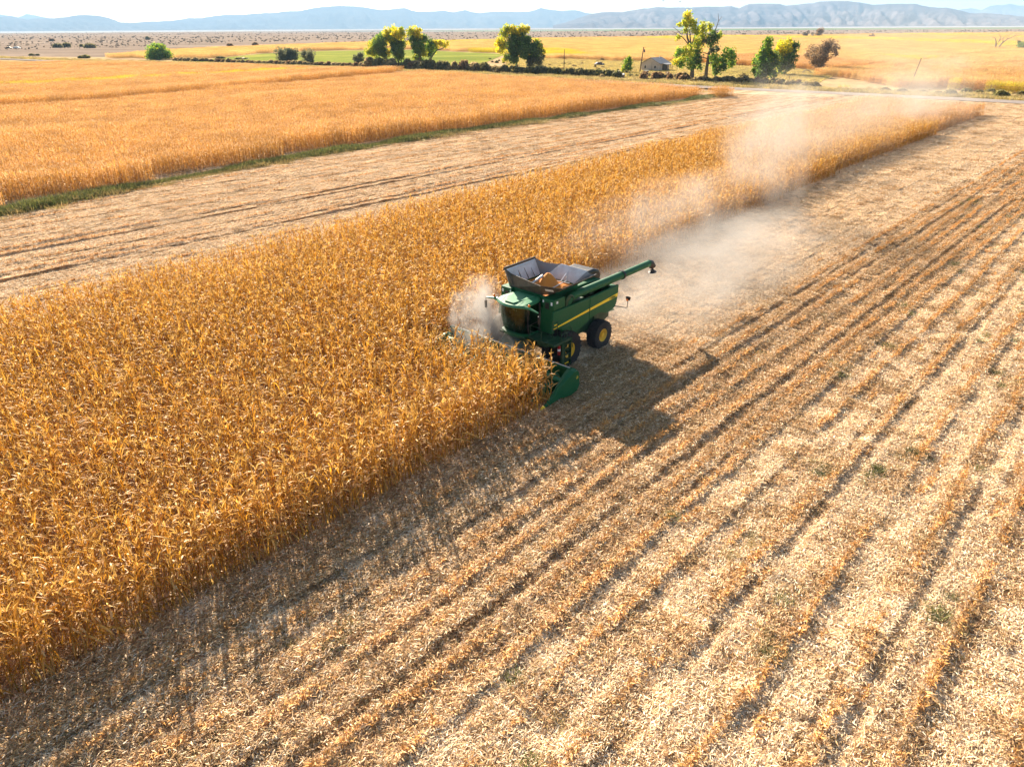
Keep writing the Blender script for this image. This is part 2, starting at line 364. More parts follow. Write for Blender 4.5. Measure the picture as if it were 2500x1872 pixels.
# ------------------------------------------------------------------ instancing of stuff
def scatter(name, P, rot, scl, idx, protos, label, cat, kind='stuff'):
    """One object: protos stood on points (position, turn about z, size, which proto) by a node group."""
    col = bpy.data.collections.new(name + '_kinds')
    for i, me in enumerate(protos):
        col.objects.link(bpy.data.objects.new('%s_kind_%02d' % (name, i), me))
    n = len(P); me = bpy.data.meshes.new(name); me.vertices.add(n)
    me.vertices.foreach_set('co', np.asarray(P, np.float32).ravel())
    R = np.zeros((n, 3), np.float32); R[:, 2] = rot if np.ndim(rot) < 2 else 0
    if np.ndim(rot) == 2: R[:] = rot
    a = me.attributes.new('rot', 'FLOAT_VECTOR', 'POINT'); a.data.foreach_set('vector', R.ravel())
    S = np.asarray(scl, np.float32); S = np.repeat(S[:, None], 3, 1) if S.ndim == 1 else S
    a = me.attributes.new('scl', 'FLOAT_VECTOR', 'POINT'); a.data.foreach_set('vector', S.ravel())
    a = me.attributes.new('idx', 'INT', 'POINT'); a.data.foreach_set('value', np.asarray(idx, np.int32))
    me.materials.append(protos[0].materials[0])
    o = bpy.data.objects.new(name, me); COL.objects.link(o); tag(o, label, cat, None, kind)
    g = bpy.data.node_groups.new(name, 'GeometryNodeTree')
    g.interface.new_socket('Geometry', in_out='INPUT', socket_type='NodeSocketGeometry'); g.interface.new_socket('Geometry', in_out='OUTPUT', socket_type='NodeSocketGeometry')
    gi, go = g.nodes.new('NodeGroupInput'), g.nodes.new('NodeGroupOutput')
    ci = g.nodes.new('GeometryNodeCollectionInfo'); ci.inputs[0].default_value = col; ci.inputs[1].default_value = True; ci.inputs[2].default_value = True
    ip = g.nodes.new('GeometryNodeInstanceOnPoints'); ip.inputs['Pick Instance'].default_value = True
    def att(nm, dt):
        q = g.nodes.new('GeometryNodeInputNamedAttribute'); q.data_type = dt; q.inputs[0].default_value = nm; return q.outputs[0]
    L = g.links.new
    L(gi.outputs[0], ip.inputs['Points']); L(ci.outputs[0], ip.inputs['Instance']); L(att('idx', 'INT'), ip.inputs['Instance Index'])
    e2r = g.nodes.new('FunctionNodeEulerToRotation'); L(att('rot', 'FLOAT_VECTOR'), e2r.inputs[0]); L(e2r.outputs[0], ip.inputs['Rotation'])
    L(att('scl', 'FLOAT_VECTOR'), ip.inputs['Scale']); L(ip.outputs[0], go.inputs[0])
    md = o.modifiers.new('scatter', 'NODES'); md.node_group = g
    return o
def in_poly(x, y, poly):
    x, y = np.asarray(x), np.asarray(y); r = np.zeros(x.shape, bool); n = len(poly); j = n - 1
    for i in range(n):
        xi, yi = poly[i]; xj, yj = poly[j]
        c = ((yi > y) != (yj > y)) & (x < (xj - xi) * (y - yi) / (yj - yi + 1e-12) + xi); r ^= c; j = i
    return r
def in_view(X, Y, z=1.0, m=120):
    px, py, w = project(np.stack([X, Y, np.full_like(X, z)], -1)); return (w > 0.5) & (px > -m) & (px < 2500 + m) & (py > -m) & (py < 1872 + m * 2.5)

# ------------------------------------------------------------------ corn plants
def ribbon(r, base, az, rise, length, width, droop, n, roll=0.0):
    """A leaf: centre line rising from base then drooping; returns verts, quads."""
    p = np.array(base, float); ang = rise; pts = [p.copy()]; st = length / n
    h = np.array([math.cos(az), math.sin(az), 0.0])
    for i in range(n):
        p = p + (h * math.cos(ang) + np.array([0, 0, math.sin(ang)])) * st; pts.append(p.copy()); ang -= droop / n * (0.6 + 0.8 * r.random())
    side0 = np.array([-h[1], h[0], 0.0]); V = []
    for i, q in enumerate(pts):
        t = i / n; w = width * (math.sin(math.pi * min(1, 0.22 + t * 0.78)) ** 0.7) * 0.5 + 0.003
        a = roll + t * r.uniform(-0.5, 0.9)
        sd = side0 * math.cos(a) + np.array([0, 0, 1]) * math.sin(a)
        V += [q - sd * w, q + sd * w]
    Q = [(2*i, 2*i+1, 2*i+3, 2*i+2) for i in range(n)]
    return V, Q
CORN_COLS = np.array([[0.53, 0.25, 0.028], [0.61, 0.31, 0.045], [0.42, 0.175, 0.018], [0.70, 0.41, 0.11], [0.57, 0.28, 0.032], [0.46, 0.22, 0.028]])
def corn_plant(r, V, Q, C, ox=0.0, oy=0.0, H=2.4, segs=5, leaves=11, stalk_n=3, cols=CORN_COLS, wmul=1.0, ear=True):
    def put(vs, qs, c):
        b = len(V); V.extend([(v[0] + ox, v[1] + oy, v[2]) for v in vs]); Q.extend([tuple(i + b for i in q) for q in qs]); C.extend([c] * len(qs))
    lean = r.uniform(-0.10, 0.10, 2); top = H * r.uniform(0.88, 1.06)
    P = lambda z: np.array([lean[0] * z * z / H, lean[1] * z * z / H, z])
    zs = np.linspace(0, top * 0.93, 4 if stalk_n > 2 else 2); vs = []
    for z in zs:
        rad = 0.014 * (1.25 - 0.8 * z / top) * wmul
        for k in range(stalk_n):
            q = 2 * math.pi * k / stalk_n; c = P(z); vs.append((c[0] + rad * math.cos(q), c[1] + rad * math.sin(q), c[2]))
    n = stalk_n; qs = []
    for i in range(len(zs) - 1):
        for k in range(n if n > 2 else 1): qs.append((i*n+k, i*n+(k+1) % n, (i+1)*n+(k+1) % n, (i+1)*n+k))
    put(vs, qs, cols[r.integers(len(cols))] * r.uniform(0.7, 0.95))
    a0 = r.uniform(0, 2 * math.pi)
    for i in range(leaves):
        z = top * (0.16 + 0.74 * (i + r.uniform(-0.3, 0.3)) / leaves); az = a0 + math.pi * (i % 2) + r.uniform(-0.7, 0.7)
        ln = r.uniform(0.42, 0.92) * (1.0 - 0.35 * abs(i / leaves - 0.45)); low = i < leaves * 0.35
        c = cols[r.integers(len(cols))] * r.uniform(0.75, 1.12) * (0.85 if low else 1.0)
        vs, qs = ribbon(r, P(z), az, r.uniform(0.75, 1.4) if not low else r.uniform(-1.3, 0.5), ln, r.uniform(0.028, 0.052) * wmul, r.uniform(0.5, 2.5), segs, r.uniform(-0.5, 0.5))
        put(vs, qs, c)
    for k in range(5 if segs > 3 else 2):      # tassel
        vs, qs = ribbon(r, P(top * 0.92), r.uniform(0, 6.28), r.uniform(0.9, 1.5), r.uniform(0.16, 0.30), 0.022 * wmul, r.uniform(0.2, 1.4), 2 if segs > 3 else 1, r.uniform(0, 1.5))
        put(vs, qs, cols[3] * r.uniform(0.75, 1.0))
    if ear:      # ear in its husk, mostly hanging
        az = a0 + r.uniform(-0.5, 0.5); b = P(top * r.uniform(0.40, 0.50)); h = np.array([math.cos(az), math.sin(az), 0]); dn = r.uniform(-1.2, 0.9)
        ax = h * math.cos(dn) + np.array([0, 0, math.sin(dn)]); e1 = np.cross(ax, [0, 0, 1.0]); e1 /= np.linalg.norm(e1) + 1e-9; e2 = np.cross(ax, e1); vs = []
        for t, rad in ((0, 0.012), (0.07, 0.034), (0.17, 0.030), (0.26, 0.008)):
            for k in range(5): q = 2 * math.pi * k / 5; vs.append(b + ax * (t + 0.03) + (e1 * math.cos(q) + e2 * math.sin(q)) * rad)
        put(vs, [(i*5+k, i*5+(k+1) % 5, (i+1)*5+(k+1) % 5, (i+1)*5+k) for i in range(3) for k in range(5)], np.array([0.80, 0.52, 0.24]) * r.uniform(0.8, 1.05))

def mk(name, fn, mat):
    V, Q, C = [], [], []; fn(V, Q, C); return quads_mesh(name, np.array(V), np.array(Q), np.clip(np.array(C), 0, 1), mat)
r_ = np.random.default_rng(21)
corn_near = [mk('corn_plant_%d' % i, lambda V, Q, C: corn_plant(r_, V, Q, C), M['corn']) for i in range(14)]
def corn_tile(size, nrow, per, segs, leaves, cols, H=2.4, wmul=1.15, ear=False):
    def fn(V, Q, C):
        for a in range(nrow):
            y = -size / 2 + (a + 0.5) * size / nrow
            for b in range(per):
                x = -size / 2 + (b + r_.uniform(0.1, 0.9)) * size / per
                corn_plant(r_, V, Q, C, x, y + r_.uniform(-0.09, 0.09), H, segs, leaves, 2, cols, wmul, ear)
    return fn
PINK = CORN_COLS * np.array([1.0, 0.95, 1.0]) + np.array([0.0, 0.0, 0.0])
GOLD = np.array([[0.68, 0.41, 0.16], [0.62, 0.36, 0.13], [0.72, 0.47, 0.22], [0.57, 0.36, 0.10]])
LIME = np.array([[0.56, 0.42, 0.03], [0.68, 0.48, 0.04], [0.42, 0.36, 0.03], [0.72, 0.50, 0.05]])

# block the combine is cutting: polygon in row coordinates (u away, v left of the combine)
edge_near = 3.95
BLOCK = [(-75, edge_near), (-5.9, edge_near + 0.05), (-5.9, -4.1), (0, -4.2), (38, -6.2), (67, -8.0), (150, -9.2)]
far_v = [(-75, -22.0), (-20, -23.1), (-6, -24.2), (17, -25.6), (63, -28.2), (240, -31)]
def far_edge(u): return np.interp(u, [a for a, b in far_v], [b for a, b in far_v])
END_V = [-60, -50.6, -44.5, -28.6, -6.7, 10]; END_U = [107, 114, 129, 133, 136.0, 136.5]
def before_end(u, v): return u < np.interp(v, END_V, END_U)
def near_edge(u): return np.interp(u, [-75, -5.95, -5.9, 0, 38, 67, 138], [edge_near, edge_near, -4.15, -4.25, -6.0, -7.4, -6.9])
PT, RT, ST, IT = [], [], [], []
rows = np.arange(-32 * 0.76 * 1.6, 4.2, 0.76) ; rows = np.array([edge_near - 0.15 - 0.76 * k for k in range(50)])
for v0 in rows:
    u = np.arange(-38, 100, 0.18 if v0 < edge_near - 1.8 else 0.13); u = u + rng.uniform(-0.05, 0.05, len(u)); v = v0 + rng.normal(0, 0.045, len(u))
    ok = (v < near_edge(u) + 0.05) & (v > far_edge(u)) & before_end(u, v) & (rng.random(len(u)) < 0.95)
    # stalks entering the head: the row stands until the stripper plates
    X, Y = W2(u, v); ok &= in_view(X, Y, 1.2, 320); u, v, X, Y = u[ok], v[ok], X[ok], Y[ok]
    PT.append(np.stack([X, Y, np.full_like(X, -0.05)], -1)); RT.append(rng.uniform(0, 6.283, len(u)))
    edge_f = np.where((u < -5.5) & (u > -7.2) & (v > -4.0) & (v < -1.4), 0.78, 1.0); u_cut = np.where((v < -1.4) & (v > -4.2), -6.7, np.where(v > 2.6, -6.25, -5.9))
    kp = ~((u > u_cut) & (u < 0) & (v > -4.2)); edge_f = edge_f[kp]; PT[-1] = PT[-1][kp]; RT[-1] = RT[-1][kp]; u, v = u[kp], v[kp]; hs = edge_f * 0.90 + 0.16 * vn(u * 0.12 + 31, v * 0.18 + 80) + rng.normal(0, 0.045, len(u)); ST.append(hs); IT.append(rng.integers(0, len(corn_near), len(u)))
PT = np.vstack(PT); RT = np.concatenate(RT); ST = np.concatenate(ST); IT = np.concatenate(IT)
TL = np.stack([rng.normal(0, 0.07, len(RT)), rng.normal(0, 0.07, len(RT)), RT], -1)
print('near corn plants', len(PT))
scatter('standing_corn', PT, TL, ST, IT, corn_near, 'tall dry golden corn still standing in the long block that the green combine is cutting', 'cornfield')

tiles3 = [mk('corn_patch_%d' % i, corn_tile(3.04, 4, 17, 3, 7, CORN_COLS * np.array([1.0, 1.0, 1.8])), M['corn']) for i in range(6)]
tiles3y = [mk('corn_patch_y%d' % i, corn_tile(3.04, 4, 15, 3, 7, LIME), M['corn']) for i in range(2)]
tiles3g = [mk('corn_patch_g%d' % i, corn_tile(3.04, 4, 15, 2, 7, GOLD), M['corn']) for i in range(4)]
tiles9g = [mk('corn_patch_w%d' % i, corn_tile(9.12, 12, 26, 1, 6, GOLD, wmul=2.2), M['corn']) for i in range(4)]
tiles9y = [mk('corn_patch_x%d' % i, corn_tile(9.12, 12, 26, 1, 6, LIME, wmul=2.2), M['corn']) for i in range(2)]
protos = tiles3 + tiles3y + tiles3g + tiles9g + tiles9y
def tile_field(name, poly, size, pick, label, hfun=None, extra=None, dmin=0, dmax=1e9):
    uv = [UV(*p) for p in poly]; us = [a for a, b in uv]; vs = [b for a, b in uv]
    U, Vv = np.meshgrid(np.arange(min(us), max(us), size), np.arange(min(vs), max(vs), size), indexing='ij'); U, Vv = U.ravel(), Vv.ravel()
    X, Y = W2(U, Vv); ok = in_poly(X, Y, poly) & in_view(X, Y, 1.2, 200); d = np.hypot(X, Y); ok &= (d >= dmin) & (d < dmax)
    if extra is not None: ok &= extra(U, Vv)
    U, Vv, X, Y = U[ok], Vv[ok], X[ok], Y[ok]; n = len(U)
    h = 0.84 + 0.34 * vn(U * 0.03 + 5, Vv * 0.07 + 5) + rng.normal(0, 0.02, n)
    if hfun is not None: h = h * hfun(X, Y)
    S = np.stack([np.ones(n) * 1.01, np.ones(n) * 1.01, h], -1)
    rot = row_angle + math.pi * rng.integers(0, 2, n)
    return np.stack([X, Y, np.full(n, -0.06)], -1), rot, S, pick(X, Y, n)
def dist_poly(X, Y, pl):
    d = np.full(X.shape, 1e9)
    for (ax, ay), (bx, by) in zip(pl[:-1], pl[1:]):
        t = np.clip(((X-ax)*(bx-ax) + (Y-ay)*(by-ay)) / ((bx-ax)**2 + (by-ay)**2), 0, 1); d = np.minimum(d, np.hypot(X-ax-t*(bx-ax), Y-ay-t*(by-ay)))
    return d
# far part of the cut block, beyond 100 m
blk = [W2(99.6, near_edge(99.6)), W2(134, -7.0), W2(260, -7.0), W2(260, -31), W2(99.6, far_edge(99.6))]
far1 = tile_field('x', blk, 3.04, lambda X, Y, n: rng.integers(0, 6, n), '', extra=before_end)
scatter('standing_corn_far_end', far1[0], far1[1], far1[2], far1[3], protos, 'dusty far end of the corn block reaching the dirt road at upper right', 'cornfield')
# big field on the left beyond the green ditch
FRONT = PX([(-330, 566), (0, 507), (565, 401), (900, 350), (1130, 313), (1500, 263), (1700, 240), (1772, 231)])
BACK = PX([(1779, 214), (1700, 205), (1600, 197.5), (1240, 181), (980, 166.5), (640, 154.5), (300, 147), (170, 148), (0, 149), (-250, 152)], 2.4)
YEL = [PX([(-20, 203), (95, 200)], 2.2), PX([(150, 196), (278, 189), (382, 183)], 2.2), PX([(470, 177), (500, 176)], 2.2), PX([(545, 174), (640, 167), (720, 165)], 2.2)]
LANE = PX([(-50, 249), (0, 246), (120, 239), (358, 223), (640, 200), (900, 178), (975, 171)], 2.0)
def pick_left(X, Y, n):
    i = rng.integers(0, 6, n)
    for y, w in zip(YEL, (4, 3, 4, 5)): i = np.where((dist_poly(X, Y, y) < w) & (rng.random(n) < 0.8), rng.integers(6, 8, n), i)
    return i
_lv = np.array([UV(*p) for p in LANE])
def h_left(X, Y):
    u, v = UV(X, Y); d = dist_poly(X, Y, LANE)
    o_ = np.argsort(_lv[:, 0]); lane_v = np.interp(u, _lv[o_, 0], _lv[o_, 1]); beyond = v < lane_v
    ins = (u > _lv[:, 0].min() - 3) & (u < _lv[:, 0].max() + 3)
    return np.where(ins & beyond & (d < 9), 1.22, np.where(ins & ~beyond & (d < 9), 0.62, 1.0))
t_ = tile_field('x', FRONT + BACK, 3.04, pick_left, '', h_left)
print('left tiles', len(t_[0]))
scatter('corn_field_left', t_[0], t_[1], t_[2], t_[3], protos, 'wide orange field of dry corn behind the green weedy ditch on the left', 'cornfield')
# yellow fields behind the farmyard
FIELD_A = PX([(215, 147), (300, 141), (450, 143), (520, 141.5), (640, 129.5), (800, 122.5), (1010, 120), (1235, 131), (1300, 141), (1500, 149), (1640, 150.5), (1880, 164.5), (1945, 168), (2040, 176), (2100, 171), (2260, 152), (2430, 126), (2700, 108), (2700, 79.5), (2500, 81.5), (2100, 86.5), (1700, 91), (1300, 97), (1210, 101), (900, 107), (640, 117), (400, 128)])
FIELD_B = PX([(1975, 184), (2050, 187), (2200, 214), (2310, 215), (2500, 228), (2720, 240), (2720, 115), (2500, 126), (2440, 130), (2270, 156), (2120, 174.5)])
def pick_a(X, Y, n): return np.where((vn(X * 0.02 + 3, Y * 0.006 + 3) > 0.68) & (rng.random(n) < 0.6), rng.integers(6, 8, n), np.where(vn(X * 0.03 + 60, Y * 0.009 + 60) > 0.6, rng.integers(0, 6, n), rng.integers(8, 12, n)))
BRIGHT = [PX([(2310, 203), (2450, 212)], 1.5), PX([(2465, 208), (2600, 218)], 1.5), PX([(1985, 186), (2010, 188)], 1.5)]
def pick_b(X, Y, n):
    i = np.where(rng.random(n) < 0.35, rng.integers(0, 6, n), rng.integers(8, 12, n))
    for y in BRIGHT: i = np.where(dist_poly(X, Y, y) < 5, rng.integers(6, 8, n), i)
    return i
parts = [tile_field('x', FIELD_A, 3.04, pick_a, '', dmax=420), tile_field('x', FIELD_A, 9.12, lambda X, Y, n: np.where((vn(X * 0.010 + 3, Y * 0.004 + 3) > 0.66) & (rng.random(n) < 0.7), rng.integers(16, 18, n), rng.integers(12, 16, n)), '', dmin=415)]
cat = [np.concatenate([p[i] for p in parts]) for i in range(4)]
print('field a', len(cat[0])); scatter('yellow_crop_field', cat[0], cat[1], cat[2], cat[3], protos, 'wide yellow cornfield stretching behind the farmhouse and trees towards the scrub plain', 'cornfield')
parts = [tile_field('x', FIELD_B, 3.04, pick_b, '', dmax=420), tile_field('x', FIELD_B, 9.12, lambda X, Y, n: rng.integers(12, 16, n), '', dmin=415)]
cat = [np.concatenate([p[i] for p in parts]) for i in range(4)]
print('field b', len(cat[0])); scatter('golden_crop_field', cat[0], cat[1], cat[2], cat[3], protos, 'golden cornfield on the right between the dirt road and the pale dirt lane', 'cornfield')

# ------------------------------------------------------------------ litter on the stubble
PALE = np.array([[0.88, 0.69, 0.45], [0.82, 0.59, 0.34], [0.92, 0.77, 0.56], [0.76, 0.50, 0.25], [0.86, 0.65, 0.40]])
BROWN = np.array([[0.50, 0.28, 0.11], [0.60, 0.35, 0.14], [0.36, 0.19, 0.08], [0.74, 0.47, 0.22], [0.54, 0.33, 0.16], [0.30, 0.22, 0.08]])
def litter_tile(size, n, cols, lift, seg=2, lmul=1.0):
    def fn(V, Q, C):
        for k in range(n):
            az = r_.normal(0, 1.0) + (math.pi if r_.random() < 0.5 else 0); ln = r_.uniform(0.04, 0.19) * lmul
            vs, qs = ribbon(r_, (r_.uniform(-size/2, size/2), r_.uniform(-size/2, size/2), r_.uniform(0.0, lift)), az, r_.uniform(-0.1, 0.5), ln, r_.uniform(0.007, 0.022) * lmul, r_.uniform(0.0, 1.0), seg, r_.uniform(-1.0, 1.0))
            b = len(V); V.extend(vs); Q.extend([tuple(i + b for i in q) for q in qs]); C.extend([cols[r_.integers(len(cols))] * r_.uniform(0.8, 1.1)] * len(qs))
    return fn
MIXED = np.vstack([PALE, BROWN]); P0, B0 = PALE, BROWN; PALE = np.vstack([P0, P0, P0, P0, B0[:2]]); BROWN = np.vstack([B0, B0, P0[3:], P0[1:3]])
lit = []
for sz, cnt, lm in ((0.85, 560, 1.0), (1.7, 800, 1.5)):
    for nm, cl, lf, k in (('pale', PALE, 0.05, 1.0), ('brown', BROWN, 0.12, 1.15), ('mixed', MIXED, 0.08, 1.05)):
        lit += [mk('litter_%s_%d' % (nm, i), litter_tile(sz, int(cnt * k), cl, lf, 2, lm), M['litter']) for i in range(4)]
def litter_points(u0, u1, v0, v1, step, dmin, dmax):
    U, Vv = np.meshgrid(np.arange(u0, u1, step), np.arange(v0, v1, step), indexing='ij'); U = U.ravel() + rng.uniform(-.1, .1, U.size) * step; Vv = Vv.ravel() + rng.uniform(-.1, .1, Vv.size) * step
    X, Y = W2(U, Vv); d = np.hypot(X, Y); ok = in_view(X, Y, 0, 280) & before_road(U, Vv, 7) & (d < dmax) & (d >= dmin); return U[ok], Vv[ok]
sets = [litter_points(-40, 90, -66, 70, 0.64, 0, 84), litter_points(-40, 200, -66, 120, 1.25, 83.4, 195)]
U = np.concatenate([q[0] for q in sets]); Vv = np.concatenate([q[1] for q in sets]); big = np.concatenate([np.zeros(len(sets[0][0]), int), np.full(len(sets[1][0]), 12)])
ok = (Vv > near_edge(U) - 1.2) | (Vv < far_edge(U) + 1.0) | (U > np.interp(Vv, END_V, END_U) - 1); ok &= Vv > -65
U, Vv, big = U[ok], Vv[ok], big[ok]; X, Y = W2(U, Vv)
dr = np.min(np.abs(Vv[:, None] - np.array(RIDGES)[None, :]), 1); near_ridge = np.exp(-(dr / 0.32) ** 2)
band = np.clip((Vv - 5.8) / 0.8, 0, 1) * np.clip((12.6 - Vv) / 0.5, 0, 1)
nr_ = near_ridge * (Vv > 0) ; pb = (0.15 + 0.75 * vn(U * 0.25 + 40, Vv * 0.5 + 40)) * band + 0.30 * nr_ + 0.85 * ((Vv > 3) & (Vv <= 6) & (U < 3)) + 0.4 * ((Vv < -62) | ((Vv > -27.5) & (Vv < -26))) + 0.7 * ((Vv > 2) & (Vv < 9) & (U > -8) & (U < 3)) + 0.4 * (vn(U * 0.02 + 90, Vv * 0.55 + 90) - 0.5) * (Vv > 0) * (U < 60)  # extra brown litter by the corn edge and combine paints in their shadows
pm = 0.14 + 0.3 * band + 0.3 * nr_
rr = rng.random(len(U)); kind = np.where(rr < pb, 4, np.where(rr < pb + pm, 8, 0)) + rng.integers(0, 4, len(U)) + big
gz = ground_h(U, Vv) - 0.10 + 0.008
print('litter tiles', len(U))
gu = (ground_h(U + 0.2, Vv) - ground_h(U - 0.2, Vv)) / 0.4; gv = (ground_h(U, Vv + 0.2) - ground_h(U, Vv - 0.2)) / 0.4
turn = math.pi * rng.integers(0, 2, len(U)); sg = np.cos(turn)
ROT = np.stack([-np.arctan(gv) * sg * 0.7, -np.arctan(gu) * sg * 0.7, row_angle + turn + rng.normal(0, 0.10, len(U))], -1)
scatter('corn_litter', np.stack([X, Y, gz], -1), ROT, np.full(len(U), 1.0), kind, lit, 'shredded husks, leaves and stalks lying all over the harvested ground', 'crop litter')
# stubs left in rows
def stub_tile(V, Q, C):
    for k in range(26):
        x = r_.uniform(-0.5, 0.5); y = r_.normal(0, 0.055); hgt = r_.uniform(0.12, 0.34); c = np.array([[0.62, 0.30, 0.08], [0.72, 0.40, 0.13], [0.52, 0.27, 0.09]])[r_.integers(3)] * r_.uniform(0.8, 1.1)
        def put(vs, qs, c): b = len(V); V.extend(vs); Q.extend([tuple(i + b for i in q) for q in qs]); C.extend([c] * len(qs))
        put(*ribbon(r_, (x, y, -0.05), r_.uniform(0, 6.28), r_.uniform(1.0, 1.5), hgt, 0.026, 0.2, 1, 0), c)
        for j in range(2): put(*ribbon(r_, (x, y, hgt * 0.3), r_.uniform(0, 6.28), r_.uniform(0.3, 1.2), r_.uniform(0.08, 0.22), 0.022, 1.8, 2, 0), c * 1.05)
stubs = [mk('stub_row_%d' % i, stub_tile, M['litter']) for i in range(6)]
SU, SV = [], []
for k, rv in enumerate(RIDGES):
    u = np.arange(-36, 170, 0.85); wob = 0.12 * np.sin(u * 0.13 + k * 1.7) + 0.06 * np.sin(u * 0.55 + k)
    keep = (rng.random(len(u)) < 0.88) & (vn(u * 0.35 + 7 * k, u * 0 + k) > 0.22); SU.append(u[keep]); SV.append((rv + wob + rng.normal(0, 0.04, len(u)))[keep])
for v0 in np.arange(4.5, 60, 0.76):
    u = np.arange(-36, 110, 1.2); keep = rng.random(len(u)) < 0.10; SU.append(u[keep]); SV.append(v0 + rng.normal(0, 0.05, keep.sum()))
SU, SV = np.concatenate(SU), np.concatenate(SV); X, Y = W2(SU, SV); ok = in_view(X, Y, 0, 240) & before_road(SU, SV, 8) & (np.hypot(X, Y) < 190) & ((SV > near_edge(SU)) | (SV < far_edge(SU) + 1.0)); SU, SV, X, Y = SU[ok], SV[ok], X[ok], Y[ok]
scatter('cut_stalks', np.stack([X, Y, ground_h(SU, SV) - 0.10], -1), row_angle + math.pi * rng.integers(0, 2, len(SU)) + rng.normal(0, .06, len(SU)), rng.uniform(0.75, 1.25, len(SU)), rng.integers(0, 6, len(SU)), stubs,
        'orange brown cut stalk stubs standing in rows over the harvested ground', 'stubble')

# ------------------------------------------------------------------ grass: ditch strip, weeds
def tuft(n, hgt, cols, w=0.02, spread=0.35):
    def fn(V, Q, C):
        for k in range(n):
            vs, qs = ribbon(r_, (r_.normal(0, spread), r_.normal(0, spread), 0), r_.uniform(0, 6.28), r_.uniform(0.8, 1.5), hgt * r_.uniform(0.5, 1.15), w, r_.uniform(0.3, 1.8), 2, r_.uniform(-.5, .5))
            b = len(V); V.extend(vs); Q.extend([tuple(i + b for i in q) for q in qs]); C.extend([cols[r_.integers(len(cols))] * r_.uniform(0.75, 1.15)] * len(qs))
    return fn
GR = np.array([[0.10, 0.12, 0.03], [0.15, 0.16, 0.04], [0.21, 0.20, 0.06], [0.07, 0.085, 0.025]])
OL = np.array([[0.36, 0.27, 0.10], [0.46, 0.33, 0.13], [0.26, 0.21, 0.08]])
STR = np.array([[0.62, 0.46, 0.15], [0.52, 0.40, 0.12], [0.42, 0.36, 0.09], [0.70, 0.52, 0.20]])
tufts = [mk('tuft_%d' % i, tuft(110, 0.75, GR, 0.035, 0.45), M['grass']) for i in range(4)] + [mk('tuft_o%d' % i, tuft(90, 0.7, OL, 0.03, 0.45), M['grass']) for i in range(3)] + [mk('tuft_s%d' % i, tuft(90, 0.6, STR, 0.035, 0.6), M['grass']) for i in range(3)]
ditch = PX([(-330, 580), (0, 519), (565, 410), (900, 358), (1130, 320), (1500, 270), (1700, 243), (1768, 232)])
seg = np.array(ditch); acc = np.concatenate([[0], np.cumsum(np.hypot(*np.diff(seg, axis=0).T))]); n = 5200
s = rng.uniform(0, acc[-1], n); X = np.interp(s, acc, seg[:, 0]); Y = np.interp(s, acc, seg[:, 1]); u, v = UV(X, Y)
off = np.abs(rng.normal(0, 1.0, n)) - 0.4 + 1.4 * (vn(s * 0.10 + 3, s * 0 + 4) - 0.5)
u2, v2 = u, v + off; X, Y = W2(u2, v2); kk = np.where(off > 1.5 , rng.integers(4, 7, n), np.where(rng.random(n) < 0.12, rng.integers(4, 7, n), rng.integers(0, 4, n)))
scatter('ditch_grass', np.stack([X, Y, np.full(n, -0.08)], -1), rng.uniform(0, 6.28, n), rng.uniform(0.45, 1.1, n) * (0.55 + 0.7 * vn(s * 0.15, s * 0)), kk, tufts, 'strip of dark green weeds and grass along the edge of the left cornfield', 'grass')
# weeds in the stubble
wu, wv = [], []
for k in range(150):
    cu, cv = rng.uniform(-30, 70), rng.choice([8.5, 12.4, 14.2, 17.0, 18.5, 21, 23.8, 26, 29]) + rng.normal(0, .4); m = rng.integers(1, 5); wu.append(cu + rng.normal(0, .6, m)); wv.append(cv + rng.normal(0, .22, m))
wu, wv = np.concatenate(wu), np.concatenate(wv); X, Y = W2(wu, wv)
scatter('stubble_weeds', np.stack([X, Y, ground_h(wu, wv) - 0.12], -1), rng.uniform(0, 6.28, len(X)), rng.uniform(0.25, 0.5, len(X)), rng.integers(0, 7, len(X)), tufts, 'small green weeds sprouting between the stubble rows', 'weeds')
# verge grass behind the road and in the yard
pts = np.array(road_c)[:, :2]; acc = np.concatenate([[0], np.cumsum(np.hypot(*np.diff(pts, axis=0).T))]); n = 9000; s = rng.uniform(0, acc[-1], n)
X = np.interp(s, acc, pts[:, 0]); Y = np.interp(s, acc, pts[:, 1]); o_ = rng.choice([-1, 1], n, p=[0.12, 0.88]) ; dd = np.where(o_ > 0, 4.6 + np.abs(rng.normal(0, 7, n)), -12 - np.abs(rng.normal(0, 1.5, n)))
tx = np.interp(s + 1, acc, pts[:, 0]) - np.interp(s - 1, acc, pts[:, 0]); ty = np.interp(s + 1, acc, pts[:, 1]) - np.interp(s - 1, acc, pts[:, 1]); tl = np.hypot(tx, ty) + 1e-9
nx, ny = -ty / tl, tx / tl; far = np.sign(nx * X + ny * Y); X2, Y2 = X + nx * far * dd, Y + ny * far * dd; ok = in_view(X2, Y2, 0, 50)
scatter('verge_grass', np.stack([X2, Y2, np.full(n, -0.28)], -1)[ok], rng.uniform(0, 6.28, ok.sum()), np.where(o_ > 0, rng.uniform(0.7, 1.6, n), rng.uniform(0.3, 0.6, n))[ok], rng.integers(4, 10, ok.sum()), tufts, 'dry yellow and olive grass growing on both verges of the dirt road', 'grass')
# grass blades of the pasture and yard
def blades(name, poly, n, kinds, lab, sc):
    xs = [p[0] for p in poly]; ys = [p[1] for p in poly]; X = rng.uniform(min(xs), max(xs), n); Y = rng.uniform(min(ys), max(ys), n); ok = in_poly(X, Y, poly)
    X, Y = X[ok], Y[ok]; scatter(name, np.stack([X, Y, np.full(len(X), -0.25)], -1), rng.uniform(0, 6.28, len(X)), rng.uniform(*sc, len(X)), rng.integers(*kinds, len(X)), tufts, lab, 'grass')
blades('yard_grass', YARD, 12000, (6, 10), 'dry straw coloured grass in the farmyard around the house', (0.7, 1.4))

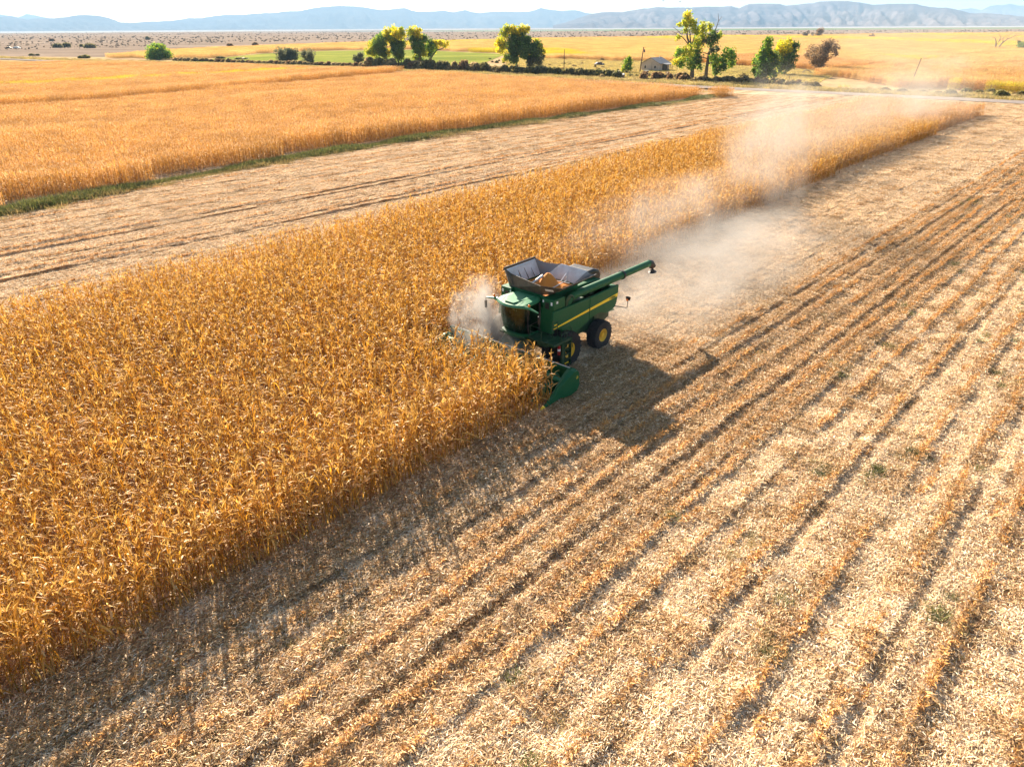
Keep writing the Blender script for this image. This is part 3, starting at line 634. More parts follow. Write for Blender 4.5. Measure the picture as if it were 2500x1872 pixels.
# shrubs of the scrub plain
def shrub_mesh(name, n, r, h, cols, leaf=0.12, mat=None, seed=0):
    q = np.random.default_rng(seed); V, Q, C = [], [], []
    for k in range(n):
        d = q.normal(size=3); d /= np.linalg.norm(d); d[2] = abs(d[2]); rad = q.uniform(0.55, 1.0) * (0.8 + 0.3 * math.sin(3 * math.atan2(d[1], d[0]) + seed) * (1 - d[2]))
        p = np.array([d[0] * r, d[1] * r, d[2] * h]) * rad + np.array([0, 0, h * 0.08]); a = q.normal(size=3); a /= np.linalg.norm(a); b = np.cross(a, q.normal(size=3)); b /= np.linalg.norm(b); s_ = leaf * q.uniform(0.6, 1.4)
        i = len(V); V += [p - a*s_ - b*s_*.6, p + a*s_ - b*s_*.6, p + a*s_*.7 + b*s_*.6, p - a*s_*.7 + b*s_*.6]; Q.append((i, i+1, i+2, i+3)); C.append(cols[q.integers(len(cols))] * q.uniform(0.7, 1.2))
    return quads_mesh(name, np.array(V), np.array(Q), np.clip(np.array(C), 0, 1), mat or M['shrub'])
SAGE = np.array([[0.30, 0.23, 0.11], [0.42, 0.31, 0.15], [0.22, 0.18, 0.08], [0.50, 0.36, 0.17]])
DESERT = np.array([[0.24, 0.18, 0.12], [0.20, 0.16, 0.11], [0.28, 0.21, 0.14]])
scrub = [shrub_mesh('scrub_%d' % i, 60, 1.1, 1.0, DESERT, 0.35, seed=i) for i in range(4)]
n = 9000; px = rng.uniform(-50, 2550, n); py = 74 + 62 * rng.random(n) ** 1.7; top = np.interp(px, [-50, 0, 250, 330, 640, 900, 1210, 1700, 2100, 2550], [137, 136, 138, 129, 115, 105, 99, 89, 85, 79.5]); ok = py < top - 0.6
g_ = np.array([G(a, b)[:2] for a, b in zip(px[ok], py[ok])]); ok2 = vn(g_[:, 0] * 0.012 + 20, g_[:, 1] * 0.006 + 20) > 0.35; g_ = g_[ok2]
dd = np.hypot(g_[:, 0], g_[:, 1]); scatter('desert_scrub', np.hstack([g_, np.full((len(g_), 1), -0.60)]), rng.uniform(0, 6.28, len(g_)), rng.uniform(0.5, 1.6, len(g_)) * np.clip(dd / 1300, 0.6, 1.3), rng.integers(0, 4, len(g_)), scrub, 'dark low desert scrub dotted over the brown plain beyond the fields', 'scrub')
# ------------------------------------------------------------------ the combine harvester
HEAD_AZ = math.atan2(FWD[1], FWD[0])
combine = empty('combine_harvester', (ORG[0], ORG[1], 0), HEAD_AZ)
tag(combine, 'green combine harvester with yellow side stripe and open grain tank, cutting corn in dust', 'combine harvester')
Gm = M['green']
# hull between the side panels
b = MB(); b.prism([(-1.35, 1.25), (-0.6, 1.0), (3.4, 1.0), (3.55, 1.9), (3.55, 2.9), (0.9, 2.9), (0.9, 2.55), (-1.35, 2.55)], -1.45, 1.45)
b.build('body', M['dark_green'], combine, bevel=0.03)
# engine deck
b = MB(); b.box(-1.30, 0.85, -1.35, 1.05, 2.552, 2.95); deck = b.build('engine_deck', M['black'], combine, bevel=0.03)
b = MB()
for i in range(5): b.tube([(-1.2 + i * 0.42, 0.55, 2.98), (-1.0 + i * 0.42, 1.0, 3.02 + 0.05 * (i % 2))], 0.06)
b.tube([(-1.25, 0.52, 2.96), (0.75, 0.52, 2.96)], 0.07, 8); b.build('engine', M['black'], combine, smooth=True)
for c0, r0 in (((-0.3, 1.15, 2.95), 0.24), ((-0.9, 1.2, 2.92), 0.22), ((0.45, 1.2, 2.92), 0.22)): b = MB(); b.sphere(c0, r0, 12, (1.2, .5, .6)); b.build('belt_cover', M['black'], combine, smooth=True)
b = MB(); b.tube([(0.25, 0.0, 2.9), (0.25, 0.0, 3.5), (0.1, 0.0, 3.62)], 0.07); b.build('exhaust_pipe', M['silver'], combine, smooth=True)
# dark rounded air intake hood at the back
b = MB()
prof = [(-2.0, 2.85), (-2.02, 3.2), (-1.85, 3.45), (-1.45, 3.58), (-0.85, 3.56), (-0.55, 3.42), (-0.5, 2.95)]
b.prism(prof, -1.1, 0.35); b.build('intake_hood', M['black'], combine, bevel=0.10, smooth=True, seg=3)
b = MB(); b.prism([(-1.55, 2.9), (-1.5, 3.12), (-0.2, 3.2), (0.85, 3.2), (0.85, 2.9)], -1.3, 0.72); b.build('rear_shroud', Gm, combine, bevel=0.05)
b = MB(); b.prism([(-1.75, 1.95), (-1.85, 2.85), (-1.2, 3.0), (-1.2, 1.6)], -1.55, 1.55); b.build('tail_cover', Gm, combine, bevel=0.06)

# side panels with seam, wheel arches and stripe
def arc(cx, cz, r, a0, a1, n):
    return [(cx + r * math.cos(math.radians(a0 + (a1 - a0) * k / n)), cz + r * math.sin(math.radians(a0 + (a1 - a0) * k / n))) for k in range(n + 1)]
rear_prof = [(0.80, 2.92), (0.81, 1.72), (0.6, 1.78), (0.3, 1.84), (-0.05, 1.86), (-0.35, 1.80), (-0.62, 1.68), (-1.05, 1.70), (-1.42, 1.80), (-1.58, 2.05), (-1.66, 2.6), (-1.68, 2.98), (-1.0, 2.96)]
front_prof = [(3.66, 2.96), (3.80, 2.08), (3.55, 2.05), (3.2, 1.92), (2.75, 1.62), (2.35, 1.30), (2.1, 1.30), (1.55, 1.47), (1.05, 1.63), (0.84, 1.71), (0.83, 2.92), (2.2, 2.93)]
def zstripe(x, off): return 2.12 + (3.36 - x) * (2.45 - 2.12) / (3.36 + 1.55) + off * (0.035 + 0.055 * (3.4 - x) / 5.0)
for sgn in (1, -1):
    for nm, pr in (('rear', rear_prof), ('front', front_prof)):
        b = MB(); b.prism(pr, sgn * 1.62, sgn * 1.76); p = b.build('side_panel', Gm, combine, bevel=0.035, seg=3)
        xs = (0.86, 3.35) if nm == 'front' else (-1.6, 0.77)
        b = MB(); b.slab([(xs[0], sgn*1.767, zstripe(xs[0], -1)), (xs[1], sgn*1.767, zstripe(xs[1], -1)), (xs[1], sgn*1.767, zstripe(xs[1], 1)), (xs[0], sgn*1.767, zstripe(xs[0], 1))], 0.008)
        b.build('stripe', M['yellow'], p)
        if nm == 'rear':
            cu = bpy.data.curves.new('lettering', 'FONT'); cu.body = 'JOHN DEERE'; cu.size = 0.145; cu.extrude = 0.003; cu.align_x = 'CENTER'; cu.align_y = 'CENTER'
            try: cu.offset = 0.004
            except Exception: pass
            tob = bpy.data.objects.new('tmp_text', cu); COL.objects.link(tob); dg = bpy.context.evaluated_depsgraph_get(); me = bpy.data.meshes.new_from_object(tob.evaluated_get(dg))
            bpy.data.objects.remove(tob); me.name = 'lettering'; me.materials.clear(); me.materials.append(M['lettering'])
            lo = bpy.data.objects.new('lettering', me); COL.objects.link(lo); lo.parent = p; xl = -0.95
            sl_ = math.atan((2.12 - 2.45) / 4.91)
            if sgn > 0: lo.matrix_local = Matrix(((-math.cos(sl_), math.sin(sl_), 0, xl), (0, 0, 1, 1.775), (-math.sin(sl_), math.cos(sl_) , 0, zstripe(xl, 0)), (0, 0, 0, 1)))
            else: lo.matrix_local = Matrix(((math.cos(sl_), math.sin(sl_), 0, xl), (0, 0, -1, -1.775), (math.sin(sl_), math.cos(sl_), 0, zstripe(xl, 0)), (0, 0, 0, 1)))
    # small yellow model plate and stripe tail
    b = MB(); b.slab([(3.42, sgn*1.767, 2.30), (3.62, sgn*1.767, 2.30), (3.62, sgn*1.767, 2.235), (3.42, sgn*1.767, 2.235)], 0.006); b.build('decal', M['yellow'], combine); b = MB()
    b.slab([(3.42, sgn*1.767, 2.085), (3.68, sgn*1.767, 2.065), (3.68, sgn*1.767, 2.11), (3.42, sgn*1.767, 2.14)], 0.006); b.build('decal', M['yellow'], combine)
    # upper front box beside the tank
    b = MB(); b.box(2.75, 3.62, sgn * 1.0, sgn * 1.70, 2.97, 3.50); q = b.build('front_box', Gm, combine, bevel=0.03)
    b = MB(); b.slab([(3.30, sgn*1.705, 3.28), (3.42, sgn*1.705, 3.28), (3.42, sgn*1.705, 3.40), (3.30, sgn*1.705, 3.40)], 0.006); b.build('decal', M['white'], q); b = MB()
    b.slab([(3.625, sgn*1.02, 3.28), (3.625, sgn*1.10, 3.28), (3.625, sgn*1.10, 3.40), (3.625, sgn*1.02, 3.40)], 0.006); b.build('decal', M['white'], q); b = MB(); b.slab([(3.625, sgn*1.52, 3.22), (3.625, sgn*1.62, 3.22), (3.625, sgn*1.62, 3.38), (3.625, sgn*1.52, 3.38)], 0.006)
    b.build('decal', M['white'], q)
    b = MB(); b.slab([(3.626, sgn*1.18, 3.0), (3.626, sgn*1.42, 3.0), (3.626, sgn*1.42, 3.32), (3.626, sgn*1.18, 3.32)], 0.008); b.build('vent', M['black'], q)
# front wall beside the cab
b = MB(); b.prism([(3.40, 1.75), (3.60, 1.75), (3.60, 3.0), (3.40, 3.0)], 0.86, 1.60); b.build('front_wall', Gm, combine, bevel=0.03); b = MB(); b.prism([(3.40, 1.75), (3.60, 1.75), (3.60, 3.0), (3.40, 3.0)], -1.60, -0.86)
b.build('front_wall', Gm, combine, bevel=0.03)

# grain tank: walls, four extensions, fabric corners, grain
b = MB()
for y0, y1, x0, x1 in ((-1.40, -1.34, 0.95, 3.40), (1.0, 1.06, 0.95, 3.40), (-1.34, 1.0, 0.95, 1.01), (-1.34, 1.0, 3.34, 3.40)): b.box(x0, x1, y0, y1, 2.9, 3.50)
b.build('grain_tank', Gm, combine, bevel=0.01)
T = dict(FLb=(3.36, 0.75, 3.50), FRb=(3.36, -1.05, 3.50), FLt=(3.74, 0.98, 4.10), FRt=(3.30, -1.30, 4.12),
         LFb=(3.05, 1.03, 3.50), LRb=(0.95, 1.03, 3.50), LFt=(3.40, 2.02, 4.10), LRt=(0.55, 1.92, 4.12),
         RFb=(3.36, -1.36, 3.50), RRb=(1.0, -1.36, 3.50), RFt=(3.55, -1.55, 4.42), RRt=(1.15, -1.66, 4.42),
         BRb=(1.0, -1.0, 3.50), BLb=(0.98, 0.85, 3.50), BRt=(0.60, -0.30, 4.20), BLt=(0.66, 1.42, 4.20))
V_ = lambda k: Vector(T[k])
b = MB(); b.slab([V_('LFb'), V_('LRb'), V_('LRt'), V_('LFt')], 0.03); b.build('tank_extension', M['tankout'], combine, bevel=0.008)
b = MB(); b.slab([V_('FRb'), V_('FLb'), V_('FLt'), V_('FRt')], 0.03); b.build('tank_extension', M['tankout'], combine, bevel=0.008)
b = MB(); b.slab([V_('RRb'), V_('RFb'), V_('RFt'), V_('RRt')], 0.04)
rp = b.build('tank_extension', M['steel'], combine, bevel=0.01)
for t in (0.18, 0.40, 0.60, 0.80):
    b = MB(); p0 = V_('RFb').lerp(V_('RRb'), t) + Vector((0, 0.035, 0.05)); p1 = V_('RFt').lerp(V_('RRt'), t) + Vector((0, 0.035, -0.22)); b.tube([p0, p1], 0.018, 4); b.build('rib', M['tankout'], rp)
p0 = V_('RFt').lerp(V_('RRt'), 0.06) + Vector((0, 0.05, -0.16)); p1 = V_('RFt').lerp(V_('RRt'), 0.97) + Vector((0, 0.05, -0.16))
b = MB(); b.tube([p0, p1], 0.035, 6); b.build('lip_rail', M['silver'], rp, smooth=True)
b = MB(); up_ = Vector((0, 0.0, 1)); q0, q1 = V_('RFt'), V_('RRt'); b.slab([q0 + Vector((0.04, 0, -0.12)), q1 + Vector((-0.04, 0, -0.12)), q1 + Vector((-0.05, 0.05, 0.03)), q0 + Vector((0.05, 0.05, 0.03))], 0.06); b.build('lip', M['tankout'], rp, bevel=0.01)
b = MB(); b.slab([V_('BLb'), V_('BRb'), V_('BRt'), V_('BLt')], 0.03); bp_ = b.build('tank_extension', M['steel'], combine, bevel=0.008)
Mb_ = (V_('FLb') + V_('LFb')) / 2
b = MB()
for tri in ((V_('FLb'), Mb_, V_('FLt')), (Mb_, V_('LFt'), V_('FLt')), (Mb_, V_('LFb'), V_('LFt'))): b.slab(tri, 0.018)
fc = b.build('tank_corner', M['tankout'], combine)
mt_ = (V_('FLt') + V_('LFt')) / 2; e_ = (V_('LFt') - V_('FLt')).normalized(); w_ = (mt_ - Mb_); w_ = (w_ - e_ * w_.dot(e_)).normalized(); nn = e_.cross(w_).normalized()
if nn.z > 0: nn = -nn
c_ = Mb_ + (mt_ - Mb_) * 0.62 + nn * 0.018
b = MB(); b.slab([c_ - e_*.21 - w_*.09, c_ + e_*.21 - w_*.09, c_ + e_*.21 + w_*.09, c_ - e_*.21 + w_*.09], 0.006); b.build('warning_decal', M['white'], fc)
b = MB(); b.slab([V_('RFb'), V_('FRb'), V_('FRt'), V_('RFt')], 0.02); b.build('tank_corner', M['tankout'], combine)
b = MB()     # sagging fabric between the tall panel and the back panel
def fabric(a0, a1, b0, b1, sag):
    n = 8; V, Q = [], []
    for i in range(n + 1):
        for j in range(5):
            t, s_ = i / n, j / 4; p = Vector(a0).lerp(Vector(b0), t).lerp(Vector(a1).lerp(Vector(b1), t), s_); p.z -= sag * math.sin(math.pi * t) * s_ ; p.x += 0.05 * math.sin(7 * t) * s_; V.append(tuple(p))
    for i in range(n):
        for j in range(4): Q.append((i*5+j, i*5+j+1, (i+1)*5+j+1, (i+1)*5+j))
    return V, Q
V, Q = fabric(T['RRb'], T['RRt'], T['BRb'], T['BRt'], 0.14); b.add(V, Q); b.build('tank_cover', M['cover'], combine, smooth=True)
b = MB(); V, Q = fabric(T['BLb'], T['BLt'], T['LRb'], T['LRt'], 0.1); b.add(V, Q); b.build('tank_cover', M['cover'], combine, smooth=True)
b = MB(); n = 22; mz = lambda x, y: 3.42 + 0.62 * math.exp(-(((x - 2.05) / 0.42) ** 2 + ((y - 0.05) / 0.42) ** 2)) + 0.12 * math.exp(-((x - 2.0) ** 2 + y ** 2) / 0.9) + 0.02 * math.sin(9 * x) * math.cos(8 * y)
V = [(1.02 + 2.31 * i / n, -1.33 + 2.32 * j / n, mz(1.02 + 2.31 * i / n, -1.33 + 2.32 * j / n)) for i in range(n + 1) for j in range(n + 1)]
b.add(V, [(i*(n+1)+j, (i+1)*(n+1)+j, (i+1)*(n+1)+j+1, i*(n+1)+j+1) for i in range(n) for j in range(n)]); b.build('corn_grain', M['grain'], combine, smooth=True)
b = MB(); b.tube([(2.9, -0.75, 3.35), (2.25, -0.12, 4.02)], 0.07, 10); b.build('filling_auger', M['silver'], combine, smooth=True)
for a_, c2 in (((2.6, -1.3, 3.55), (2.6, -1.50, 3.95)), ((1.6, -1.3, 3.55), (1.6, -1.50, 3.95)), ((1.05, 0.4, 3.55), (0.82, 0.3, 3.95)), ((1.35, 0.3, 3.6), (1.05, 0.4, 3.95))): b = MB(); b.tube([a_, c2], 0.022, 6); b.build('brace', M['silver'], combine)
b = MB(); b.tube([(3.2, 0.8, 3.62), (1.1, 0.5, 3.62)], 0.025, 6); b.build('brace', M['silver'], combine); b = MB(); b.tube([(1.5, 0.95, 3.66), (1.5, -0.2, 3.60)], 0.025, 6); b.build('brace', M['silver'], combine, smooth=True)

# unloading auger folded back along the left side
b = MB(); b.tube([(2.30, 1.42, 2.75), (2.28, 1.42, 3.02), (2.05, 1.43, 3.20), (1.7, 1.44, 3.25)], 0.24, 16); b.build('auger_elbow', Gm, combine, smooth=True)
b = MB(); b.lathe_y([(0.0, 0.0), (0.34, 0.0), (0.34, 0.06), (0.27, 0.08)], 2.35, 3.12, 24, 1.62); b.build('auger_flange', M['dark_green'], combine, smooth=True)
b = MB(); b.tube([(1.75, 1.45, 3.24), (-2.35, 1.45, 3.26)], 0.205, 20); ua = b.build('unloading_auger', Gm, combine, smooth=True)
b = MB(); b.tube([(-2.30, 1.45, 3.26), (-2.42, 1.45, 3.26)], 0.245, 20); b.build('joint_ring', M['black'], ua, smooth=True)
b = MB(); b.tube([(-2.42, 1.45, 3.26), (-4.95, 1.45, 3.30), (-5.12, 1.45, 3.26)], [0.185, 0.185, 0.16], 20); b.build('auger_tip', Gm, ua, smooth=True)
b = MB(); b.tube([(-4.93, 1.45, 3.31), (-5.15, 1.46, 3.25), (-5.32, 1.47, 3.05), (-5.38, 1.47, 2.72)], [0.195, 0.20, 0.20, 0.24], 14, cap=False); b.build('spout', M['black'], ua, smooth=True)
b = MB(); b.slab([(-4.60, 1.64, 3.22), (-4.82, 1.64, 3.22), (-4.82, 1.64, 3.34), (-4.60, 1.64, 3.34)], 0.01); b.build('decal', M['green_roof'], ua)
b = MB(); b.box(0.2, 0.45, 1.05, 1.45, 2.9, 3.05); b.build('auger_rest', M['black'], combine); b = MB(); b.prism([(-1.2, 2.95), (-1.05, 2.95), (-1.05, 3.06), (-1.2, 3.06)], 1.1, 1.5); b.build('auger_rest', M['black'], combine)
b = MB(); b.slab([(2.55, 1.08, 3.52), (1.95, 1.08, 3.52), (1.95, 1.13, 3.56), (2.55, 1.13, 3.56)], 0.02); b.build('handle', M['orange'], combine)

# cab
def cab_ring(z, xf, xb, w, bulge, n=14):      # plan outline: flat back, rounded front
    pts = []
    for k in range(n + 1):
        a = -math.pi / 2 + math.pi * k / n; c, s_ = math.cos(a), math.sin(a)
        pts.append((xb + (xf - xb) * (0.55 + 0.45 * abs(c) ** bulge) if abs(c) > 1e-6 else xb + (xf - xb) * 0.55, w * math.copysign(abs(s_) ** 0.8, s_), z))
    return [(xb, -w, z)] + pts + [(xb, w, z)]
def ribbon_rings(rings):
    b = MB(); n = len(rings[0])
    for r in rings: b.v += r
    for i in range(len(rings) - 1):
        for k in range(n - 1): b.f.append((i*n+k, i*n+k+1, (i+1)*n+k+1, (i+1)*n+k))
    return b
cab = empty('cab', (0, 0, 0)); cab.parent = combine
bpy.data.objects.remove(cab)
b = MB(); b.prism([(3.58, 1.55), (4.50, 1.50), (4.72, 1.62), (4.72, 1.70), (3.58, 1.72)], -0.82, 0.82); cab = b.build('cab', M['dark_green'], combine, bevel=0.03)
rings = [cab_ring(1.78, 4.62, 3.62, 0.80, 0.7), cab_ring(2.1, 4.74, 3.62, 0.84, 0.7), cab_ring(2.7, 4.84, 3.62, 0.86, 0.7), cab_ring(3.20, 4.86, 3.62, 0.84, 0.7)]
ribbon_rings(rings).build('windscreen', M['glass'], cab, smooth=True)
b = ribbon_rings([cab_ring(1.50, 4.58, 3.70, 0.80, 0.7), cab_ring(1.62, 4.76, 3.66, 0.87, 0.7), cab_ring(1.76, 4.76, 3.66, 0.87, 0.7), cab_ring(1.80, 4.60, 3.66, 0.80, 0.7)]); b.build('bumper', Gm, cab, smooth=True)
for sy in (-1, 1):
    b = MB(); b.tube([(4.38, sy*0.80, 1.78), (4.50, sy*0.845, 2.4), (4.46, sy*0.84, 3.2)], 0.028, 6); b.tube([(3.66, sy*0.81, 1.78), (3.64, sy*0.87, 2.5), (3.64, sy*0.85, 3.2)], 0.045, 6)
    b.tube([(3.68, sy*0.86, 2.30), (4.44, sy*0.86, 2.25)], 0.015, 6); b.build('door_frame', M['black'], cab, smooth=True)
# interior
b = MB(); b.box(3.85, 4.25, -0.25, 0.25, 2.05, 2.2); b.prism([(3.80, 2.15), (3.92, 2.15), (3.84, 2.85), (3.72, 2.85)], -0.24, 0.24); b.box(3.75, 3.85, -0.12, 0.12, 2.86, 3.05); b.box(3.95, 4.2, -0.15, 0.15, 1.75, 2.05)
b.build('driver_seat', M['seat'], cab, bevel=0.05)
b = MB(); b.tube([(4.50, 0, 1.78), (4.42, 0, 2.42)], 0.04, 8); b.add(*(lambda m: (m.v, m.f))(MB().tube([(4.40 + 0.05 * math.cos(2*math.pi*k/14), 0.19 * math.sin(2*math.pi*k/14), 2.46 + 0.17 * math.cos(2*math.pi*k/14)) for k in range(15)], 0.016, 6)))
b.box(3.95, 4.45, -0.55, -0.32, 2.1, 2.36); b.box(4.38, 4.44, -0.62, -0.40, 2.4, 2.72); b.build('steering_column', M['black'], cab, smooth=True)
b = MB(); b.prism([(3.60, 1.76), (3.66, 1.76), (3.66, 3.2), (3.60, 3.2)], -0.80, 0.80); b.build('rear_wall', M['seat'], cab)
for k in range(9):
    b = MB(); b.sphere((4.66, 0.05 + 0.11 * (k % 3), 3.12 - 0.09 * (k // 3)), 0.028, 8); b.build('work_light', M['white'], cab, smooth=True)
# roof with wings
roof = MB()
plan = [(3.42, -0.72), (3.75, -0.86), (4.45, -0.92), (4.85, -0.88), (4.98, -0.62), (5.10, -0.30), (5.14, 0.0), (5.10, 0.30), (4.98, 0.62), (4.85, 0.88), (4.45, 0.92), (3.75, 0.86), (3.42, 0.72)]
n = len(plan); cxp, cyp = 4.2, 0.0
def rp_(s_, z): return [(cxp + (x - cxp) * s_, cyp + (y - cyp) * s_, z + (-0.10 * max(0, (x - 4.4)) if z > 3.3 else 0)) for x, y in plan]
for ring in (rp_(0.94, 3.20), rp_(1.0, 3.24), rp_(1.0, 3.32), rp_(0.93, 3.40), rp_(0.55, 3.45)): roof.v += ring
for i in range(4):
    for k in range(n): roof.f.append((i*n+k, i*n+(k+1) % n, (i+1)*n+(k+1) % n, (i+1)*n+k))
roof.f.append(tuple(range(4*n, 5*n))); roof.f.append(tuple(range(n))[::-1])
ro = roof.build('cab_roof', M['green_roof'], combine, smooth=True)
b = MB(); b.slab([(3.7, -0.62, 3.462), (4.9, -0.30, 3.40), (4.9, 0.30, 3.40), (3.7, 0.62, 3.462)], 0.03); b.build('roof_hatch', M['green_roof'], ro, bevel=0.012)
b = MB(); b.tube([(4.98, -0.5, 3.39), (4.3, -0.62, 3.425), (3.9, 0.0, 3.44), (4.3, 0.62, 3.425), (4.98, 0.5, 3.39)], 0.006, 4); b.build('seam', M['black'], ro)
for sy in (-1, 1):
    b = MB(); b.tube([(4.72, sy*0.85, 3.28), (4.72, sy*1.15, 3.27), (4.70, sy*1.66, 3.18)], [0.10, 0.065, 0.035], 8); ar = b.build('light_arm', M['green_roof'], combine, smooth=True)
    b = MB(); b.tube([(4.72, sy*1.12, 3.30), (4.72, sy*1.12, 3.36)], 0.035, 8); b.build('lamp_base', M['dark_green'], ar)
    b = MB(); b.sphere((4.72, sy*1.12, 3.41), 0.062, 12, (1, 1, 1.1)); b.build('beacon', M['orange'], ar, smooth=True)
    b = MB(); b.tube([(4.70, sy*1.64, 3.18), (4.70, sy*1.71, 3.15), (4.70, sy*1.72, 3.02)], 0.018, 6); ms = b.build('mirror_stalk', M['black'], ar, smooth=True)
    b = MB(); b.box(4.66, 4.74, sy*1.72-0.075, sy*1.72+0.075, 2.62, 3.03); b.build('mirror', M['black'], ms, bevel=0.04, seg=3)

# wheels
def wheel(x, y, R, wdt, rr, sgn, name='wheel'):
    h = wdt / 2
    prof = [(rr, -h*.85), (rr + 0.04, -h*.95), (R*0.80, -h), (R*0.95, -h*0.9), (R*0.985, -h*0.6), (R*0.985, h*0.6), (R*0.95, h*0.9), (R*0.80, h), (rr + 0.04, h*.95), (rr, h*.85)]
    b = MB(); b.lathe_y(prof, x, R - 0.02, 48, y); n = 22
    for k in range(n):     # chevron lugs
        for s_ in (-1, 1):
            a = 2 * math.pi * (k + (0.5 if s_ > 0 else 0)) / n; a2 = a + 0.16; a3 = 0.055
            def pt(ang, rad, yy): return (x + rad * math.cos(ang), y + yy, R - 0.02 + rad * math.sin(ang))
            y0, y1 = s_ * 0.0, s_ * h * 0.98
            lo = [pt(a, R*0.96, y0), pt(a + a3, R*0.96, y0), pt(a2 + a3, R*0.93, y1), pt(a2, R*0.93, y1)]; hi = [pt(a, R*1.03, y0), pt(a + a3, R*1.03, y0), pt(a2 + a3, R*0.985, y1), pt(a2, R*0.985, y1)]
            b.hexa(lo, hi)
    w = empty(name, (0, 0, 0)); w.parent = combine
    t_ = b.build('tyre', M['rubber'], w, smooth=True)
    b = MB(); o_ = sgn * h * 0.86; i_ = sgn * h * 0.35
    b.lathe_y([(rr + 0.01, o_), (rr - 0.03, o_ - sgn*0.01), (rr - 0.05, o_ - sgn*0.06), (rr - 0.08, i_ + sgn*0.03), (rr * 0.62, i_), (rr * 0.32, i_ + sgn*0.05), (0.0, i_ + sgn*0.05)], x, R - 0.02, 36, y)
    b.lathe_y([(0.12, i_ + sgn*0.05), (0.12, i_ + sgn*0.14), (0.0, i_ + sgn*0.14)], x, R - 0.02, 16, y)
    for k in range(8): q = 2*math.pi*k/8; b.sphere((x + rr*0.45*math.cos(q), y + i_ + sgn*0.06, R - 0.02 + rr*0.45*math.sin(q)), 0.022, 6)
    b.build('rim', M['rim'], w, smooth=True); return w
for sy in (-1, 1):
    wheel(0.0, sy*1.84, 0.76, 0.60, 0.34, sy)
    wheel(2.98, sy*2.04, 0.93, 0.48, 0.40, sy); wheel(2.98, sy*1.42, 0.93, 0.48, 0.40, sy)
b = MB(); b.tube([(3.05, -2.3, 0.93), (3.05, 2.3, 0.93)], 0.14, 10); b.box(2.7, 3.35, -1.0, 1.0, 0.70, 1.2); b.box(-0.15, 0.15, -1.6, 1.6, 0.62, 0.86); b.box(-0.2, 0.2, -0.3, 0.3, 0.86, 1.3)
b.box(-0.22, 0.1, 1.30, 1.52, 0.8, 1.8); b.box(-0.22, 0.1, -1.52, -1.30, 0.8, 1.8); b.build('axle', M['dark_green'], combine, bevel=0.02)
# straw chopper and spreader at the back
b = MB(); b.prism([(-0.5, 1.0), (-1.1, 0.95), (-1.5, 1.15), (-1.5, 1.9), (-0.5, 1.9)], -1.1, 1.1); b.build('chopper', M['black'], combine, bevel=0.03)
b = MB(); b.slab([(-1.35, 0.2, 1.42), (-2.05, 0.1, 1.30), (-2.15, 1.25, 1.34), (-1.25, 1.35, 1.46)], 0.03)
for yy in (0.35, 0.65, 0.95, 1.2): b.slab([(-1.3, yy, 1.43), (-2.1, yy + 0.05, 1.31), (-2.1, yy + 0.05, 1.40), (-1.3, yy, 1.56)], 0.02)
b.build('spreader', M['green_roof'], combine, bevel=0.006); b = MB(); b.slab([(-1.35, -0.2, 1.42), (-2.05, -0.1, 1.30), (-2.15, -1.25, 1.34), (-1.25, -1.35, 1.46)], 0.03); b.build('spreader', M['green_roof'], combine, bevel=0.006)
# warning lamp on a rod at the rear left
b = MB(); b.tube([(-1.45, 1.6, 1.83), (-1.45, 2.42, 1.93), (-1.45, 2.50, 1.96), (-1.45, 2.52, 2.34)], 0.022, 6); wl = b.build('lamp_rod', M['black'], combine, smooth=True)
b = MB(); b.prism([(2.38, 2.52), (2.42, 2.36), (2.62, 2.36), (2.66, 2.52), (2.60, 2.55), (2.44, 2.55)], -1.50, -1.42, axis='x'); b.build('reflector', M['black'], wl, bevel=0.01)
b = MB(); b.sphere((-1.38, 2.52, 2.38), 0.06, 10); b.build('lamp', M['orange'], wl, smooth=True)

# left platform, railings, ladder
b = MB(); b.box(3.62, 4.55, 0.84, 1.95, 1.68, 1.74); b.box(3.10, 4.45, 1.80, 2.45, 1.56, 1.70); b.box(3.62, 4.45, 1.4, 2.0, 1.45, 1.66); b.build('platform', M['dark_green'], combine, bevel=0.015)
b = MB()
def rail(pts): MB().tube(pts, 0.018, 6).build('railing', M['dark_green'], combine, smooth=True)
rail([(3.6, 1.95, 1.72), (3.6, 1.95, 2.55), (4.0, 1.97, 2.62), (4.0, 1.97, 1.72)]); rail([(3.6, 1.95, 2.15), (4.0, 1.97, 2.2)]); rail([(4.5, 1.0, 1.72), (4.5, 1.0, 2.35), (4.5, 1.7, 2.35), (4.5, 1.7, 1.72)]); rail([(4.5, 1.0, 2.05), (4.5, 1.7, 2.05)])
rail([(3.90, 2.42, 1.70), (3.90, 2.42, 2.40), (3.30, 2.42, 2.40), (3.16, 2.44, 2.2), (3.10, 2.50, 1.2)]); rail([(3.90, 2.42, 2.05), (3.34, 2.42, 2.05)]); rail([(3.66, 2.42, 1.70), (3.66, 2.45, 2.25), (3.62, 2.55, 2.05), (3.62, 2.55, 1.2)])
b = MB()
for xx in (3.20, 3.66): b.box(xx - 0.02, xx + 0.02, 2.34, 2.50, 0.32, 1.62)
b.box(3.68, 3.88, 2.36, 2.48, 0.34, 1.58)
for k in range(5): b.box(3.22, 3.64, 2.36, 2.48, 0.36 + 0.27 * k, 0.40 + 0.27 * k)
ld = b.build('ladder', M['dark_green'], combine, bevel=0.006)
b = MB(); b.box(3.40, 3.68, 2.505, 2.515, 0.50, 0.56); b.build('reflective_strip', M['yellow'], ld)
b = MB(); b.sphere((3.64, 2.54, 0.40), 0.05, 8); b.build('marker_lamp', M['orange'], ld, smooth=True)
